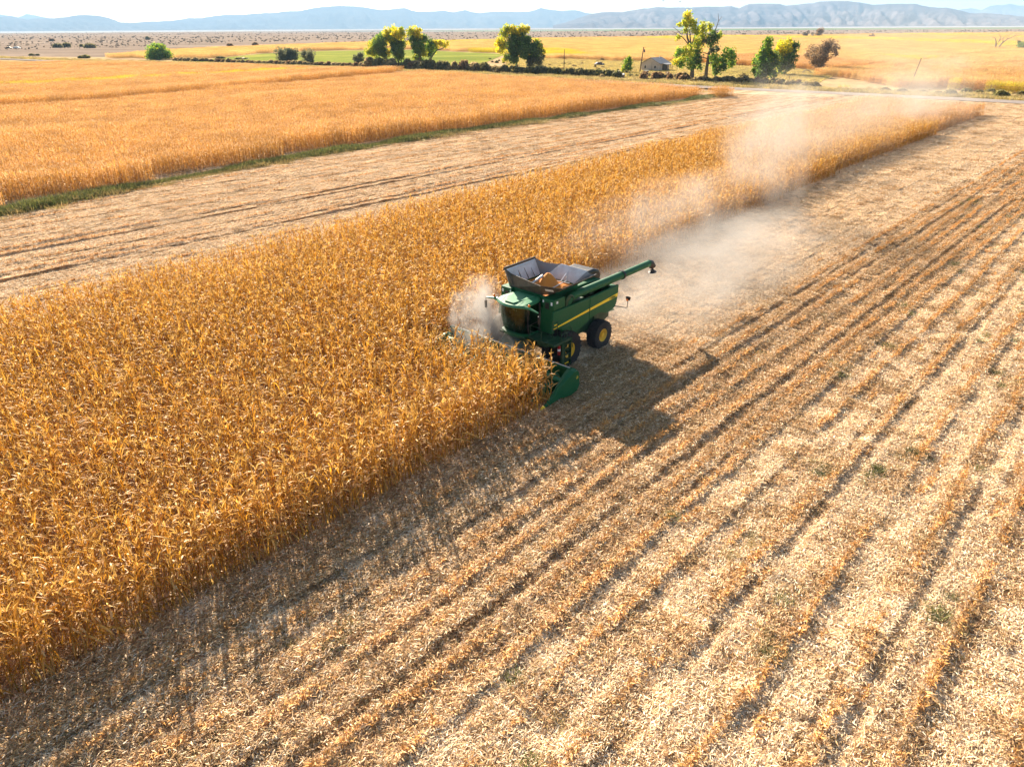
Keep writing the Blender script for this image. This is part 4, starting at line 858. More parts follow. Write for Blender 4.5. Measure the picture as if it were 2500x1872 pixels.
b = MB(); b.tube([(4.02, 2.40, 1.08), (4.02, 2.40, 1.50), (4.02, 2.40, 1.55)], [0.07, 0.07, 0.03], 12); fe = b.build('fire_extinguisher', M['red'], combine, smooth=True)
b = MB(); b.tube([(4.02, 2.40, 1.27), (4.02, 2.40, 1.38)], 0.073, 12); b.build('label_band', M['white'], fe, smooth=True)

# feeder house and corn head
b = MB(); b.prism([(3.5, 1.0), (3.7, 1.55), (4.45, 1.45), (5.0, 0.95), (5.0, 0.30), (4.6, 0.35)], -0.72, 0.72); b.build('feeder_house', M['dark_green'], combine, bevel=0.03)
b = MB(); b.box(4.95, 5.02, -4.0, 3.86, 0.30, 1.05); 
b.box(4.90, 5.10, -4.0, 3.86, 1.05, 1.17); b.prism([(5.02, 0.30), (5.75, 0.22), (5.75, 0.28), (5.02, 0.36)], -4.0, 3.86)
head = b.build('corn_head', Gm, combine, bevel=0.012)
b = MB(); b.tube([(5.0, -3.98, 1.185), (5.0, 3.84, 1.185)], 0.022, 6); b.build('top_rail', M['silver'], head)
b = MB(); b.tube([(5.42, -3.95, 0.62), (5.42, 3.82, 0.62)], 0.13, 12); n_ = 220; V, Q = [], []
for k in range(n_ + 1):
    yy = -3.9 + 7.7 * k / n_; s_ = 1 if yy > 0 else -1; a = s_ * yy * 2 * math.pi / 0.62
    for rad in (0.12, 0.29): V.append((5.42 + rad * math.cos(a), yy, 0.62 + rad * math.sin(a)))
for k in range(n_): Q.append((2*k, 2*k+1, 2*k+3, 2*k+2))
b.add(V, Q); b.build('cross_auger', M['green_roof'], head, smooth=False)
def snout(y, wdt, tall, tip_x=7.3):
    b = MB(); R_ = []
    for x, w, z0, z1 in ((5.6, 0.9, 0.30, 0.62), (5.95, 1.0, 0.26, 0.74), (6.35, 0.92, 0.18, 0.62), (6.8, 0.6, 0.08, 0.42), (7.15, 0.28, 0.03, 0.22), (tip_x, 0.08, 0.0, 0.06)):
        R_.append([(x, y - wdt/2*w, z0), (x, y - wdt/2*w*0.8, (z0 + z1) / 2 + 0.05), (x, y - wdt/2*w*0.3, z1*tall), (x, y + wdt/2*w*0.3, z1*tall), (x, y + wdt/2*w*0.8, (z0 + z1) / 2 + 0.05), (x, y + wdt/2*w, z0)])
    for r in R_: b.v += r
    for i in range(5):
        for k in range(6): b.f.append((i*6+k, i*6+(k+1) % 6, (i+1)*6+(k+1) % 6, (i+1)*6+k))
    b.f.append((0, 1, 2, 3, 4, 5)); b.f.append((35, 34, 33, 32, 31, 30)); return b
for k in range(9):
    sn = snout(edge_near - 0.15 - 0.76 * (k + 0.5) , 0.46, 0.9, 7.0).build('row_snout', Gm, head, smooth=True)
for k in range(10):
    yy = edge_near - 0.15 - 0.76 * k
    b = MB(); b.box(5.55, 6.35, yy - 0.075, yy - 0.045, 0.32, 0.36); b.box(5.55, 6.35, yy + 0.045, yy + 0.075, 0.32, 0.36); b.build('stripper_plate', M['silver'], head)
shield = [(4.92, 1.08), (5.02, 1.20), (5.28, 1.22), (5.60, 1.06), (5.95, 0.84), (6.3, 0.60), (6.6, 0.40), (6.9, 0.24), (7.15, 0.11), (7.28, 0.03), (6.95, 0.05), (6.5, 0.14), (6.1, 0.22), (5.95, 0.16), (5.5, 0.14), (5.05, 0.24), (4.90, 0.50)]
for sy in (1, -1):
    yc = 4.08 if sy > 0 else -4.10
    b = MB(); m = len(shield); wd = lambda x: 0.26 * max(0.12, min(1, (7.35 - x) / 2.0))
    topi = set(range(0, 10))
    for s2 in (-1, 1):
        for i, (x, z) in enumerate([(a_, c2 * (1.0 if sy > 0 else 0.6)) for a_, c2 in shield]): b.v.append((x, yc - 0.04 * (x - 5) * 0 + s2 * wd(x) * (0.85 if i in topi else 1.0), z))
    for x, z in shield: b.v.append((x, yc, z * (1.0 if sy > 0 else 0.6) + (0.07 * min(1, (7.3 - x)) if (x, z) in shield[:10] else 0)))
    for i in range(m):
        j = (i + 1) % m; b.f.append((i, j, 2*m + j, 2*m + i)); b.f.append((2*m + i, 2*m + j, m + j, m + i))
    # side walls as fans of quads between upper and lower outline
    up = shield[:10]; 
    b.f.append(tuple(range(m))[::-1]); b.f.append(tuple(range(m, 2*m)))
    es = b.build('end_shield', Gm, head, bevel=0.02, smooth=True)
    b = MB(); b.tube([(7.10, yc, 0.10), (7.26, yc, 0.05), (7.40, yc, 0.0)], [0.075, 0.07, 0.02], 10); b.build('shield_tip', M['yellow'], es, smooth=True)
    # leaping deer badge: a rim with the deer's body, neck, legs and antler
    y2 = yc + sy * 0.275; b = MB()
    ring = [(5.12 + 0.075 * math.cos(2*math.pi*k/16), y2, 0.92 + 0.065 * math.sin(2*math.pi*k/16)) for k in range(17)]; b.tube(ring, 0.006, 4)
    for a_, c2, r1 in (((5.155, .90), (5.10, .915), 0.013), ((5.10, .915), (5.078, .95), 0.008), ((5.10, .91), (5.068, .885), 0.005), ((5.155, .90), (5.18, .875), 0.005), ((5.08, .95), (5.095, .975), 0.004), ((5.08, .95), (5.065, .945), 0.005)):
        b.tube([(a_[0], y2 + sy*0.003, a_[1]), (c2[0], y2 + sy*0.003, c2[1])], r1, 5)
    b.build('badge', M['yellow'], es)

# corn ears and stalks just being taken in beside the left shield belong to the standing corn

# ------------------------------------------------------------------ trees and shrubs
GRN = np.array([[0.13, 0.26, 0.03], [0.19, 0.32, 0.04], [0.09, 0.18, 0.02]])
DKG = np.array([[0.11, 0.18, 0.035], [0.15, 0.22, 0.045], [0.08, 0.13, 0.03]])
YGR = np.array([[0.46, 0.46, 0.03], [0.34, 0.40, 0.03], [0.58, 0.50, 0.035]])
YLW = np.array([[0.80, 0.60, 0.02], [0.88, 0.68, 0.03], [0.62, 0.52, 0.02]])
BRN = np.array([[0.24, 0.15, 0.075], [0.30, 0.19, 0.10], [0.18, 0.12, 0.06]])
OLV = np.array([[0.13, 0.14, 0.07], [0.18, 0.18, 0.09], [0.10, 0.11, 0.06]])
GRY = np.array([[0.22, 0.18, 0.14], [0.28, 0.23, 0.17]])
CK = dict(g=GRN, d=DKG, y=YLW, h=YGR, b=BRN, o=OLV, k=GRY)
def foliage(clumps, leaf, dens, seed, hollow=0.35):
    """clumps: (centre xyz, radius, colours). Many small leaf sprays through each clump."""
    q = np.random.default_rng(seed); V, Q, C = [], [], []
    for c, r, cols in clumps:
        c = np.array(c); n = int(dens * (r / leaf) ** 2); sub = [c + (lambda d: d / np.linalg.norm(d))(q.normal(size=3)) * r * q.uniform(0.2, 0.85) for _ in range(20)]
        subr = [r * q.uniform(0.35, 0.6) for _ in sub]
        for k in range(n):
            j = q.integers(len(sub)); d = q.normal(size=3); d /= np.linalg.norm(d); p = sub[j] + d * subr[j] * q.uniform(hollow, 1.0) ** 0.6
            if p[2] < 0.2: continue
            a = q.normal(size=3); a /= np.linalg.norm(a); b2 = np.cross(a, q.normal(size=3)); b2 /= np.linalg.norm(b2) + 1e-9; s_ = leaf * q.uniform(0.5, 1.3); i = len(V)
            V += [p - a*s_, p - b2*s_*.55, p + a*s_, p + b2*s_*.55]; Q.append((i, i+1, i+2, i+3)); C.append(cols[q.integers(len(cols))] * q.uniform(0.8, 1.4))
    return np.array(V), np.array(Q), np.clip(np.array(C), 0, 1)
def tree(name, label, cat, view, base, clumps, limbs=(), leaf=0.34, dens=17.0, trunk_r=0.38, seed=1, group=None, bark='bark', trunk_mat=None, auto=True, z=-0.25, dens_mul=1.0):
    """view = (x0, y0, scale) of the enlargement the measures were taken in; base and clumps in its pixels."""
    x0, y0, sc = view; B = G(x0 + base[0] / sc, y0 + base[1] / sc, z); dist = math.hypot(B.x, B.y); k = math.hypot(dist, CAM_H) / math.sqrt(F * F + (CY - HORIZON) ** 2)
    right = Vector((B.y, -B.x, 0)).normalized(); back = Vector((B.x, B.y, 0)).normalized(); q = random.Random(seed)
    def loc(px, py, dep=0.0): return right * ((px - base[0]) / sc * k) + Vector((0, 0, (base[1] - py) / sc * k)) + back * dep
    t = empty(name, B); tag(t, label, cat, group)
    cl = []
    for c in clumps:
        px, py, r, kd = c[:4]; rr = r * 1.36 / sc * k; dep = c[4] if len(c) > 4 else q.uniform(-1, 1) * rr * 1.3
        cl.append((tuple(loc(px, py, dep)), rr, CK[kd], kd))
    if len(cl) > 4:
        for _ in range(len(cl) // 2 + 3 if auto else len(cl) // 4 + 1):
            a1, a2 = q.sample(cl, 2); p1, p2 = Vector(a1[0]), Vector(a2[0])
            if (p1 - p2).length < 2.4 * (a1[1] + a2[1]) / 2 + 1: cl.append((tuple(p1.lerp(p2, q.uniform(0.35, 0.65))), min(a1[1], a2[1]) * 0.8, a1[2], a1[3]))
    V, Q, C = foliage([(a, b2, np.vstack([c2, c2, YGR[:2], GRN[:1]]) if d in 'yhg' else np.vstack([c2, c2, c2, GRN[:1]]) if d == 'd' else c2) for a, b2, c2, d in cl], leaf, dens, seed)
    me = quads_mesh('crown', V, Q, C, M['leaf']); o = bpy.data.objects.new('crown', me); COL.objects.link(o); o.parent = t
    b = MB(); mb = M[bark]
    if limbs:
        for lb in limbs:
            pts = [loc(p[0], p[1], p[3] if len(p) > 3 else 0) for p in lb]; rs = [p[2] / sc * k for p in lb]; b.tube(pts, rs, 8)
    if auto and clumps:
        top = max(a[2] for a, *_ in cl); mid = Vector((sum(a[0] for a, *_ in cl) / len(cl), sum(a[1] for a, *_ in cl) / len(cl), 0)); fork = Vector((mid.x * 0.25, mid.y * 0.25, top * 0.22))
        b.tube([(0, 0, -0.4), (0.05, 0, top * 0.08), tuple(fork)], [trunk_r * 1.25, trunk_r, trunk_r * 0.85], 9)
        for a, rr, c2, d in cl:
            if a[2] > top * 0.3:
                A = Vector(a); m1 = fork.lerp(A, 0.45) + Vector((q.uniform(-.3, .3), q.uniform(-.3, .3), 0.12 * (A - fork).length)); b.tube([tuple(fork), tuple(m1), tuple(A)], [trunk_r * 0.5, trunk_r * 0.28, trunk_r * 0.09], 5)
    b.build('trunk', mb, t, smooth=True); return t
Z3, Z4, Z2, Z5, Z1B, Z6, ZL, Z8 = (880, 50, 7.373), (1160, 50, 7.373), (1600, 30, 7.373), (1820, 60, 6.506), (1340, 30, 7.373), (620, 0, 3.456), (0, 0, 3.456), (2200, 60, 6.9)
tree('cottonwood_tree', 'rounded yellow-green cottonwood leaning left, leftmost tree of the row by the pasture', 'tree', Z3, (535, 832), [(400, 470, 105, 'd'), (250, 520, 80, 'h'), (170, 590, 55, 'h'), (430, 600, 90, 'd'), (310, 420, 70, 'h'), (390, 360, 60, 'g'), (330, 590, 80, 'g'), (230, 620, 55, 'h')], seed=1)
tree('cottonwood_tree', 'tall cottonwood with bright yellow top over dark green, left of the gap in the row', 'tree', Z3, (690, 838), [(555, 300, 90, 'y'), (650, 225, 60, 'y'), (700, 290, 85, 'y'), (780, 320, 65, 'y'), (500, 370, 60, 'y'), (640, 430, 100, 'd'), (740, 450, 90, 'd'), (700, 560, 105, 'd'), (700, 680, 80, 'd'), (520, 590, 45, 'y'), (610, 360, 70, 'h'), (620, 560, 70, 'd'), (770, 240, 50, 'h')], seed=2)
tree('cottonwood_tree', 'slender cottonwood with orange-yellow crown tip over a leaning green stem right of the gap', 'tree', Z3, (1080, 850), [(940, 260, 60, 'h'), (1050, 290, 85, 'y'), (950, 370, 60, 'd'), (1070, 390, 80, 'g'), (1170, 370, 60, 'd'), (1010, 490, 75, 'd'), (1040, 600, 70, 'd'), (1080, 720, 70, 'd'), (1140, 500, 70, 'g'), (1160, 600, 60, 'h'), (1000, 680, 45, 'h'), (1100, 240, 35, 'y')], seed=3)
tree('cottonwood_tree', 'cottonwood leaning right on a bare bent trunk with a yellow spray of leaves', 'tree', Z3, (1215, 808), [(1280, 430, 60, 'd'), (1260, 530, 90, 'g'), (1190, 580, 60, 'g'), (1250, 620, 60, 'd'), (1380, 440, 55, 'y'), (1460, 455, 60, 'y'), (1540, 480, 45, 'y'), (1590, 450, 30, 'y'), (1350, 560, 40, 'y'), (1330, 460, 45, 'h')],
     limbs=[[(1215, 815, 26), (1250, 720, 20), (1310, 640, 17), (1390, 560, 13), (1480, 540, 8), (1560, 500, 3)], [(1310, 640, 12), (1270, 540, 8), (1280, 440, 4)]], auto=False, seed=4)
tree('cottonwood_tree', 'large cottonwood with a yellow left side and dark green middle', 'tree', Z4, (755, 915), [(570, 220, 60, 'h'), (640, 230, 60, 'y'), (720, 245, 75, 'y'), (880, 240, 75, 'y'), (935, 225, 45, 'y'), (800, 300, 70, 'y'), (450, 430, 75, 'y'), (440, 570, 60, 'y'), (530, 320, 80, 'h'), (690, 390, 105, 'd'), (850, 400, 90, 'd'), (870, 560, 90, 'd'), (670, 540, 110, 'd'), (650, 680, 90, 'd'), (800, 470, 100, 'd'), (540, 700, 55, 'h'), (500, 480, 70, 'h'), (720, 720, 60, 'd')], seed=5)
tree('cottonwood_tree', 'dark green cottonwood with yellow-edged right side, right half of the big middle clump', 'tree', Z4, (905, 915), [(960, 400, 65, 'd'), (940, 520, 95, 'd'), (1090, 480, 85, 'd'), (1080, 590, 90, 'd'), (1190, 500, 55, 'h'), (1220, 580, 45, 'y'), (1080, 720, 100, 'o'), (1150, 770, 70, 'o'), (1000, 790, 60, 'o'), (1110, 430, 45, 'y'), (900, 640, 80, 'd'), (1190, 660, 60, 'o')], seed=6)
tree('cottonwood_tree', 'tallest pale yellow-topped cottonwood with bare branches just right of the farmhouse', 'tree', Z2, (655, 1205), [(490, 190, 75, 'y'), (440, 280, 60, 'h'), (520, 290, 80, 'h'), (600, 310, 60, 'h'), (350, 330, 40, 'h'), (470, 400, 60, 'h'), (640, 440, 75, 'h'), (350, 530, 45, 'h'), (400, 780, 85, 'g'), (350, 930, 55, 'y'), (540, 760, 95, 'h'), (600, 900, 95, 'g'), (440, 980, 60, 'g'), (700, 700, 95, 'h'), (740, 880, 85, 'd'), (650, 1010, 55, 'd'), (780, 1010, 50, 'd'), (680, 590, 70, 'h'), (690, 780, 70, 'd'), (480, 880, 70, 'h')],
     limbs=[[(655, 1215, 46), (650, 1080, 34), (630, 900, 28), (590, 690, 22), (510, 540, 16), (480, 380, 10), (470, 240, 4)], [(590, 690, 14), (560, 540, 11), (530, 400, 6)], [(590, 690, 14), (620, 560, 10), (640, 450, 5)], [(560, 660, 12), (430, 530, 8), (300, 460, 5), (230, 430, 2)], [(400, 480, 6), (320, 410, 4), (245, 365, 2)], [(650, 1000, 18), (540, 850, 8), (430, 760, 4)]], auto=False, seed=7, dens=12)
tree('cottonwood_tree', 'darker broad cottonwood with a dead forked top standing above its crown', 'tree', Z2, (905, 1195), [(760, 360, 75, 'h'), (880, 370, 60, 'h'), (780, 480, 85, 'h'), (1060, 500, 50, 'h'), (980, 520, 75, 'd'), (950, 600, 90, 'd'), (1040, 720, 50, 'o'), (1010, 840, 70, 'g'), (1050, 950, 95, 'g'), (1090, 1070, 70, 'd'), (1170, 890, 85, 'g'), (1250, 770, 90, 'g'), (1330, 840, 75, 'g'), (1320, 950, 70, 'g'), (1200, 1000, 55, 'd'), (960, 720, 50, 'o'), (830, 580, 60, 'o')],
     limbs=[[(905, 1205, 34), (905, 1000, 28), (920, 780, 24), (950, 600, 18), (970, 460, 12), (990, 390, 8), (1020, 280, 5), (1000, 160, 2)], [(1020, 280, 4), (1050, 240, 3), (1065, 205, 1.5)], [(985, 450, 6), (1020, 420, 4), (1050, 408, 2)], [(940, 480, 8), (925, 370, 3)], [(915, 880, 12), (860, 860, 8), (780, 860, 4)], [(925, 800, 10), (840, 780, 6), (780, 770, 3)], [(1000, 340, 3), (1050, 320, 1.5)], [(915, 960, 12), (1050, 900, 8), (1180, 860, 5), (1280, 800, 3)]], auto=False, seed=8, dens=12)
tree('poplar_tree', 'dense dark green poplar with a pointed top beside the road', 'tree', Z2, (1860, 1245), [(1905, 570, 40, 'g'), (1920, 630, 70, 'g'), (1890, 730, 85, 'g'), (1950, 790, 95, 'd'), (1840, 840, 70, 'g'), (2050, 850, 80, 'd'), (1780, 920, 70, 'g'), (1900, 950, 115, 'd'), (2060, 970, 95, 'd'), (1800, 1070, 80, 'g'), (1940, 1100, 110, 'd'), (2080, 1120, 65, 'd'), (1820, 1180, 40, 'g')], seed=9)
tree('poplar_tree', 'poplar with a bright yellow upper left side behind the dark pointed one', 'tree', Z5, (520, 805), [(600, 330, 50, 'y'), (510, 400, 70, 'y'), (480, 490, 60, 'y'), (590, 430, 70, 'y'), (710, 380, 45, 'd'), (660, 450, 75, 'g'), (560, 550, 85, 'h'), (650, 570, 85, 'd'), (500, 630, 55, 'h'), (600, 680, 80, 'd'), (680, 680, 55, 'd'), (520, 730, 40, 'h')], seed=10)
tree('brown_tree', 'round tree with brown autumn leaves standing between the two fields', 'tree', Z5, (1140, 770), [(1230, 390, 75, 'b'), (1170, 440, 90, 'b'), (1030, 460, 75, 'b'), (990, 530, 60, 'b'), (1320, 430, 70, 'b'), (1350, 510, 40, 'b'), (1090, 550, 90, 'b'), (1200, 560, 90, 'b'), (1150, 650, 75, 'b'), (1200, 690, 55, 'b'), (1080, 620, 55, 'b')], seed=11, dens=8, leaf=0.28)
tree('young_tree', 'small bright green young tree left of the leaning utility pole', 'tree', Z1B, (1395, 1100), [(1425, 850, 35, 'g'), (1410, 920, 65, 'g'), (1375, 1000, 65, 'g'), (1450, 1000, 50, 'g'), (1330, 1050, 40, 'h'), (1440, 920, 40, 'g')], seed=12, trunk_r=0.12, leaf=0.24)
tree('round_tree', 'low round dark green tree standing alone at the left end of the yellow field', 'tree', ZL, (1340, 504), [(1310, 455, 45, 'g'), (1375, 445, 42, 'g'), (1290, 480, 32, 'd'), (1340, 430, 36, 'g'), (1405, 465, 30, 'g'), (1345, 475, 40, 'd')], seed=13, leaf=0.42, z=-0.25)
tree('olive_shrub', 'large grey-olive rounded shrub by the pasture, bigger of the two', 'shrub', Z6, (285, 523), [(235, 470, 42, 'o'), (290, 455, 45, 'o'), (340, 475, 40, 'o'), (260, 495, 36, 'o'), (320, 500, 30, 'o')], seed=14, leaf=0.3, trunk_r=0.2)
tree('olive_shrub', 'smaller grey-olive upright shrub to the right of the large rounded one', 'shrub', Z6, (465, 541), [(440, 475, 30, 'o'), (478, 475, 34, 'o'), (455, 510, 34, 'o'), (490, 510, 24, 'o')], seed=15, leaf=0.3, trunk_r=0.15)
tree('olive_shrub', 'thin pointed grey-green shrub left of the first cottonwood', 'shrub', Z6, (890, 556), [(903, 475, 20, 'o'), (865, 505, 24, 'o'), (905, 515, 28, 'o'), (880, 535, 26, 'o')], seed=16, leaf=0.28, trunk_r=0.12)
tree('far_tree', 'pale grey-brown tree, left one of three standing far off in the yellow field', 'tree', Z5, (948, 212), [(925, 150, 26, 'k'), (965, 145, 28, 'k'), (950, 175, 26, 'k')], seed=17, leaf=0.8, trunk_r=0.4, dens=12)
tree('far_tree', 'thin grey-brown tree, middle and smallest of three far off in the yellow field', 'tree', Z5, (1052, 214), [(1050, 150, 22, 'k'), (1062, 178, 22, 'k')], seed=18, leaf=0.8, trunk_r=0.3, dens=8)
tree('far_tree', 'darker brown full tree, right one of three far off in the yellow field', 'tree', Z5, (1150, 214), [(1145, 125, 32, 'b'), (1180, 125, 32, 'b'), (1160, 165, 38, 'b')], seed=19, leaf=0.8, trunk_r=0.5)
tree('far_tree', 'lone low brown bushy tree far off in the field right of the three', 'tree', Z5, (1990, 224), [(1975, 198, 20, 'b'), (2005, 188, 22, 'b'), (2020, 208, 16, 'b'), (1960, 212, 14, 'b')], seed=20, leaf=0.8, trunk_r=0.3)
tree('dead_tree', 'bare pale dead tree by the dirt lane at the right edge', 'tree', Z8, (1592, 460), [(1615, 425, 26, 'o')], limbs=[[(1590, 465, 14), (1575, 390, 11), (1565, 330, 8), (1540, 280, 4), (1500, 270, 2)], [(1575, 390, 9), (1600, 320, 7), (1610, 270, 4), (1570, 225, 2)], [(1600, 440, 12), (1640, 350, 9), (1690, 300, 6), (1760, 262, 4), (1860, 235, 1.5)], [(1650, 345, 6), (1640, 290, 4), (1680, 230, 2)], [(1690, 300, 5), (1700, 250, 3), (1740, 205, 1.5)], [(1760, 262, 3), (1800, 215, 1.5)], [(1600, 320, 4), (1650, 270, 2)]], auto=False, seed=21, bark='deadwood', leaf=0.3)
tree('dark_shrub', 'big dark green shrub cut by the right edge beside the dirt lane', 'shrub', Z8, (2050, 438), [(2000, 390, 45, 'd'), (2060, 370, 60, 'd'), (2110, 390, 55, 'd'), (1970, 330, 22, 'o'), (2050, 415, 45, 'd')], seed=22, leaf=0.3, trunk_r=0.15)
tree('bare_shrub', 'spindly brown shrub on the lawn between the two tree groups', 'shrub', Z2, (1600, 1235), [(1590, 1130, 32, 'b'), (1540, 1150, 26, 'b'), (1635, 1165, 30, 'b'), (1590, 1190, 36, 'b')], seed=23, leaf=0.2, trunk_r=0.08, dens=4)
# fallen branch
p = [G(Z5[0] + a / Z5[2], Z5[1] + b2 / Z5[2], -0.25) for a, b2 in ((900, 790), (1085, 790))]
b = MB(); d_ = p[1] - p[0]; b.tube([tuple(d_ * t + Vector((0, 0, h_))) for t, h_ in ((0, 0), (0.08, 0.9), (0.25, 1.3), (0.5, 1.15), (0.75, 0.5), (1.0, 0.1))], [0.10, 0.14, 0.17, 0.18, 0.18, 0.14], 7)
o = b.build('fallen_branch', M['deadwood'], smooth=True); o.location = p[0]; tag(o, 'long fallen arching dead branch lying left of the brown tree', 'branch')

# bushes of the hedge line and the roadside, one by one
bush_kinds = [shrub_mesh('bush_shape_%d' % i, 420, 1.0, 1.0, [SAGE, np.array([[0.22, 0.21, 0.06], [0.34, 0.28, 0.09], [0.15, 0.14, 0.05]]), np.array([[0.24, 0.14, 0.07], [0.32, 0.20, 0.10], [0.16, 0.10, 0.05]]), np.array([[0.16, 0.14, 0.06], [0.22, 0.19, 0.07]])][i % 4], 0.16, M['leaf'], seed=60 + i) for i in range(8)]
def bush(px, py, r, h, kind, label, group, name='bush', z=-0.28):
    B = G(px, py, z); o = bpy.data.objects.new(name, bush_kinds[kind]); COL.objects.link(o); o.location = B
    o.scale = (r, r * rnd.uniform(0.8, 1.2), h); o.rotation_euler = (0, 0, rnd.uniform(0, 6.28)); tag(o, label, 'bush', group); return o
hx = [420, 560, 640, 780, 860, 960, 1040, 1240, 1300, 1512]; hy = [148.5, 152.5, 156, 160, 162.5, 167, 171, 178.5, 181.5, 189.5]
x = 430.0
while x < 900:      # low brown fringe along the pasture
    bush(x, np.interp(x, hx, hy), rnd.uniform(1.5, 2.6), rnd.uniform(1.3, 2.1), rnd.choice([0, 2, 6, 4]), 'low brown bush in the fringe between the left cornfield and the pasture', 'brown bushes along the pasture edge'); x += rnd.uniform(7, 13)
x = 905.0
while x < 1235:
    bush(x, np.interp(x, hx, hy), rnd.uniform(1.8, 3.6), rnd.uniform(2.2, 4.8), rnd.choice([0, 2, 3, 3, 7, 4]), 'brown and dark bush under the yellow-topped cottonwoods', 'bushes under the cottonwoods'); x += rnd.uniform(9, 15)
x = 1236.0
while x < 1515:
    bush(x, np.interp(x, hx, hy), rnd.uniform(1.5, 2.6), rnd.uniform(2.0, 3.0), rnd.choice([1, 3, 5, 3, 7]), 'dark olive bush in the dense hedge left of the farm driveway', 'hedge bushes left of the driveway'); x += rnd.uniform(5, 8.5)
for k in range(22):
    xx = rnd.uniform(1560, 1690); bush(xx, 196 - rnd.uniform(0, 10) + (xx - 1560) * 0.03, rnd.uniform(1.0, 2.0), rnd.uniform(1.2, 2.4), rnd.choice([2, 6, 0, 2]), 'tawny brown bush in the thicket in front of the farmhouse', 'brown bushes in front of the farmhouse')
for k in range(12):
    xx = rnd.uniform(1425, 1560); bush(xx, rnd.uniform(176, 192), rnd.uniform(0.7, 1.4), rnd.uniform(0.8, 1.5), rnd.choice([0, 1, 4, 5]), 'small grey-brown bush beside the farm driveway', 'small bushes by the driveway')
x = 1700.0
while x < 1990:
    bush(x, np.interp(x, [1700, 1850, 2000], [199, 203, 214]), rnd.uniform(1.0, 1.9), rnd.uniform(1.0, 2.0), rnd.choice([2, 0, 1, 4]), 'dry brown roadside bush between the lawn and the dirt road', 'dry bushes along the road by the lawn'); x += rnd.uniform(5, 11)
for xx, yy, r, h in ((2160, 223, 1.5, 1.1), (2200, 226, 1.6, 1.2), (2250, 228, 1.4, 1.0), (2290, 231, 1.3, 0.9)):
    bush(xx, yy, r, h, 0, 'dusty low bush behind the road near the leaning pole', 'dusty bushes near the leaning pole')
for xx, yy, r, h, lb in ((2320, 233.5, 1.6, 1.5, 'left rounded bush of the big roadside four on the right'), (2357, 227, 1.6, 1.2, 'bush set back second in the big roadside four on the right'), (2388, 228.5, 1.2, 1.0, 'smallest brown bush between two bigger ones by the road'), (2440, 239, 2.1, 1.9, 'largest dark bush at the roadside near the right edge'), (2418, 227, 1.3, 1.1, 'low bush just behind the largest roadside bush'), (2492, 234, 1.5, 1.2, 'roadside bush cut by the right edge of the view')):
    bush(xx, yy, r, h, rnd.choice([1, 5, 3]), lb, None)
for k in range(34):
    xx = rnd.uniform(1190, 1500); yy = rnd.uniform(146, 172)
    if xx < 1300: yy = rnd.uniform(140, 165)
    bush(xx, yy, rnd.uniform(0.7, 1.5), rnd.uniform(0.6, 1.4), rnd.choice([0, 1, 4, 5, 2]), 'small scattered bush in the rough ground around the big cottonwood clump and yard', 'bushes scattered in the rough yard')
for xx, yy, r, h, lb in ((1857/3.456, 498/3.456, 3.2, 1.5, 'flat green bush in the pasture edge right of the lone round tree'), (268/3.456, 473/3.456, 2.6, 1.6, 'left of two small dark bushes above the pale road'), (318/3.456, 472/3.456, 2.0, 1.3, 'right of two small dark bushes above the pale road'), (685/3.456, 494/3.456, 2.2, 1.7, 'dark bush at the left tip of the yellow field'), (728/3.456, 494/3.456, 2.8, 2.2, 'yellowish bush at the left tip of the yellow field'), (2040/3.456, 145.5, 4.0, 1.2, 'low brown bush at the left corner of the pasture')):
    bush(xx, yy, r, h, rnd.choice([1, 3]), lb, None)
for i, (xx, yy, r, h) in enumerate(((497, 405, 5.5, 4.5), (560, 402, 5, 5), (762, 408, 6, 4.5), (690, 398, 3, 3), (1247, 338, 5, 6), (1937, 392, 3.5, 3), (2155, 385, 3.5, 3.5), (440, 350, 5, 4.5))):
    lbs = ['dark bush on the scrub plain, left of a close pair', 'dark bush on the scrub plain, right of a close pair', 'wide dark bush on the scrub plain right of the pair', 'small dark bush between the pair and the wide bush on the plain', 'distant upright bush on the plain above the lone round tree', 'brown bush at the near edge of the scrub plain', 'brown bush at the edge of the scrub, right of the other', 'distant bush high on the plain at the left']
    bush(xx / 3.456, yy / 3.456, r, h, 3 if i < 5 else 2, lbs[i], None, z=-0.6)
for i, xx in enumerate((1498, 1504, 1543, 1558, 1571, 1590, 1630, 1412, 1396)):
    bush(xx, np.interp(xx, [1300, 1700], [97.2, 90.8]), rnd.uniform(3, 5), rnd.uniform(2.5, 4), 2, 'brown bush on the far edge of the yellow field behind the farmhouse', 'brown bushes on the far edge of the yellow field', z=-0.6)

# ------------------------------------------------------------------ farmhouse
x0, y0, sc = Z1B
HP = G(x0 + 1820 / sc, y0 + 1068 / sc, -0.25); house = empty('farmhouse', HP, 0)
tag(house, 'small pale farmhouse with a grey shingled gable roof and dark porch', 'house')
ang = math.atan2(HP.y, HP.x); house.rotation_euler[2] = ang + math.radians(180) - math.radians(27)     # local +X looks out of the gable wall
Wd, Ld, He, Ha = 7.6, 8.4, 2.75, 4.6
b = MB(); b.prism([(-Wd/2, 0), (Wd/2, 0), (Wd/2, He), (0, Ha), (-Wd/2, He)], 0, -Ld, axis='x'); b.build('wall', M['siding'], house)
b = MB(); ov = 0.35
for s_ in (-1, 1):
    e0, e1 = Vector((ov, s_ * (Wd/2 + ov), He - 0.02 - ov * (Ha - He) / (Wd/2) + 0.12)), Vector((ov, 0, Ha + 0.12))
    b.slab([e0, e1, e1 + Vector((-Ld - 2*ov, 0, 0)), e0 + Vector((-Ld - 2*ov, 0, 0))], 0.12)
rf = b.build('roof', M['shingle'], house)
b = MB(); b.tube([(-5.8, 0.6, Ha - 0.2), (-5.8, 0.6, Ha + 0.75)], 0.10, 8); b.build('stove_pipe', M['silver'], rf)
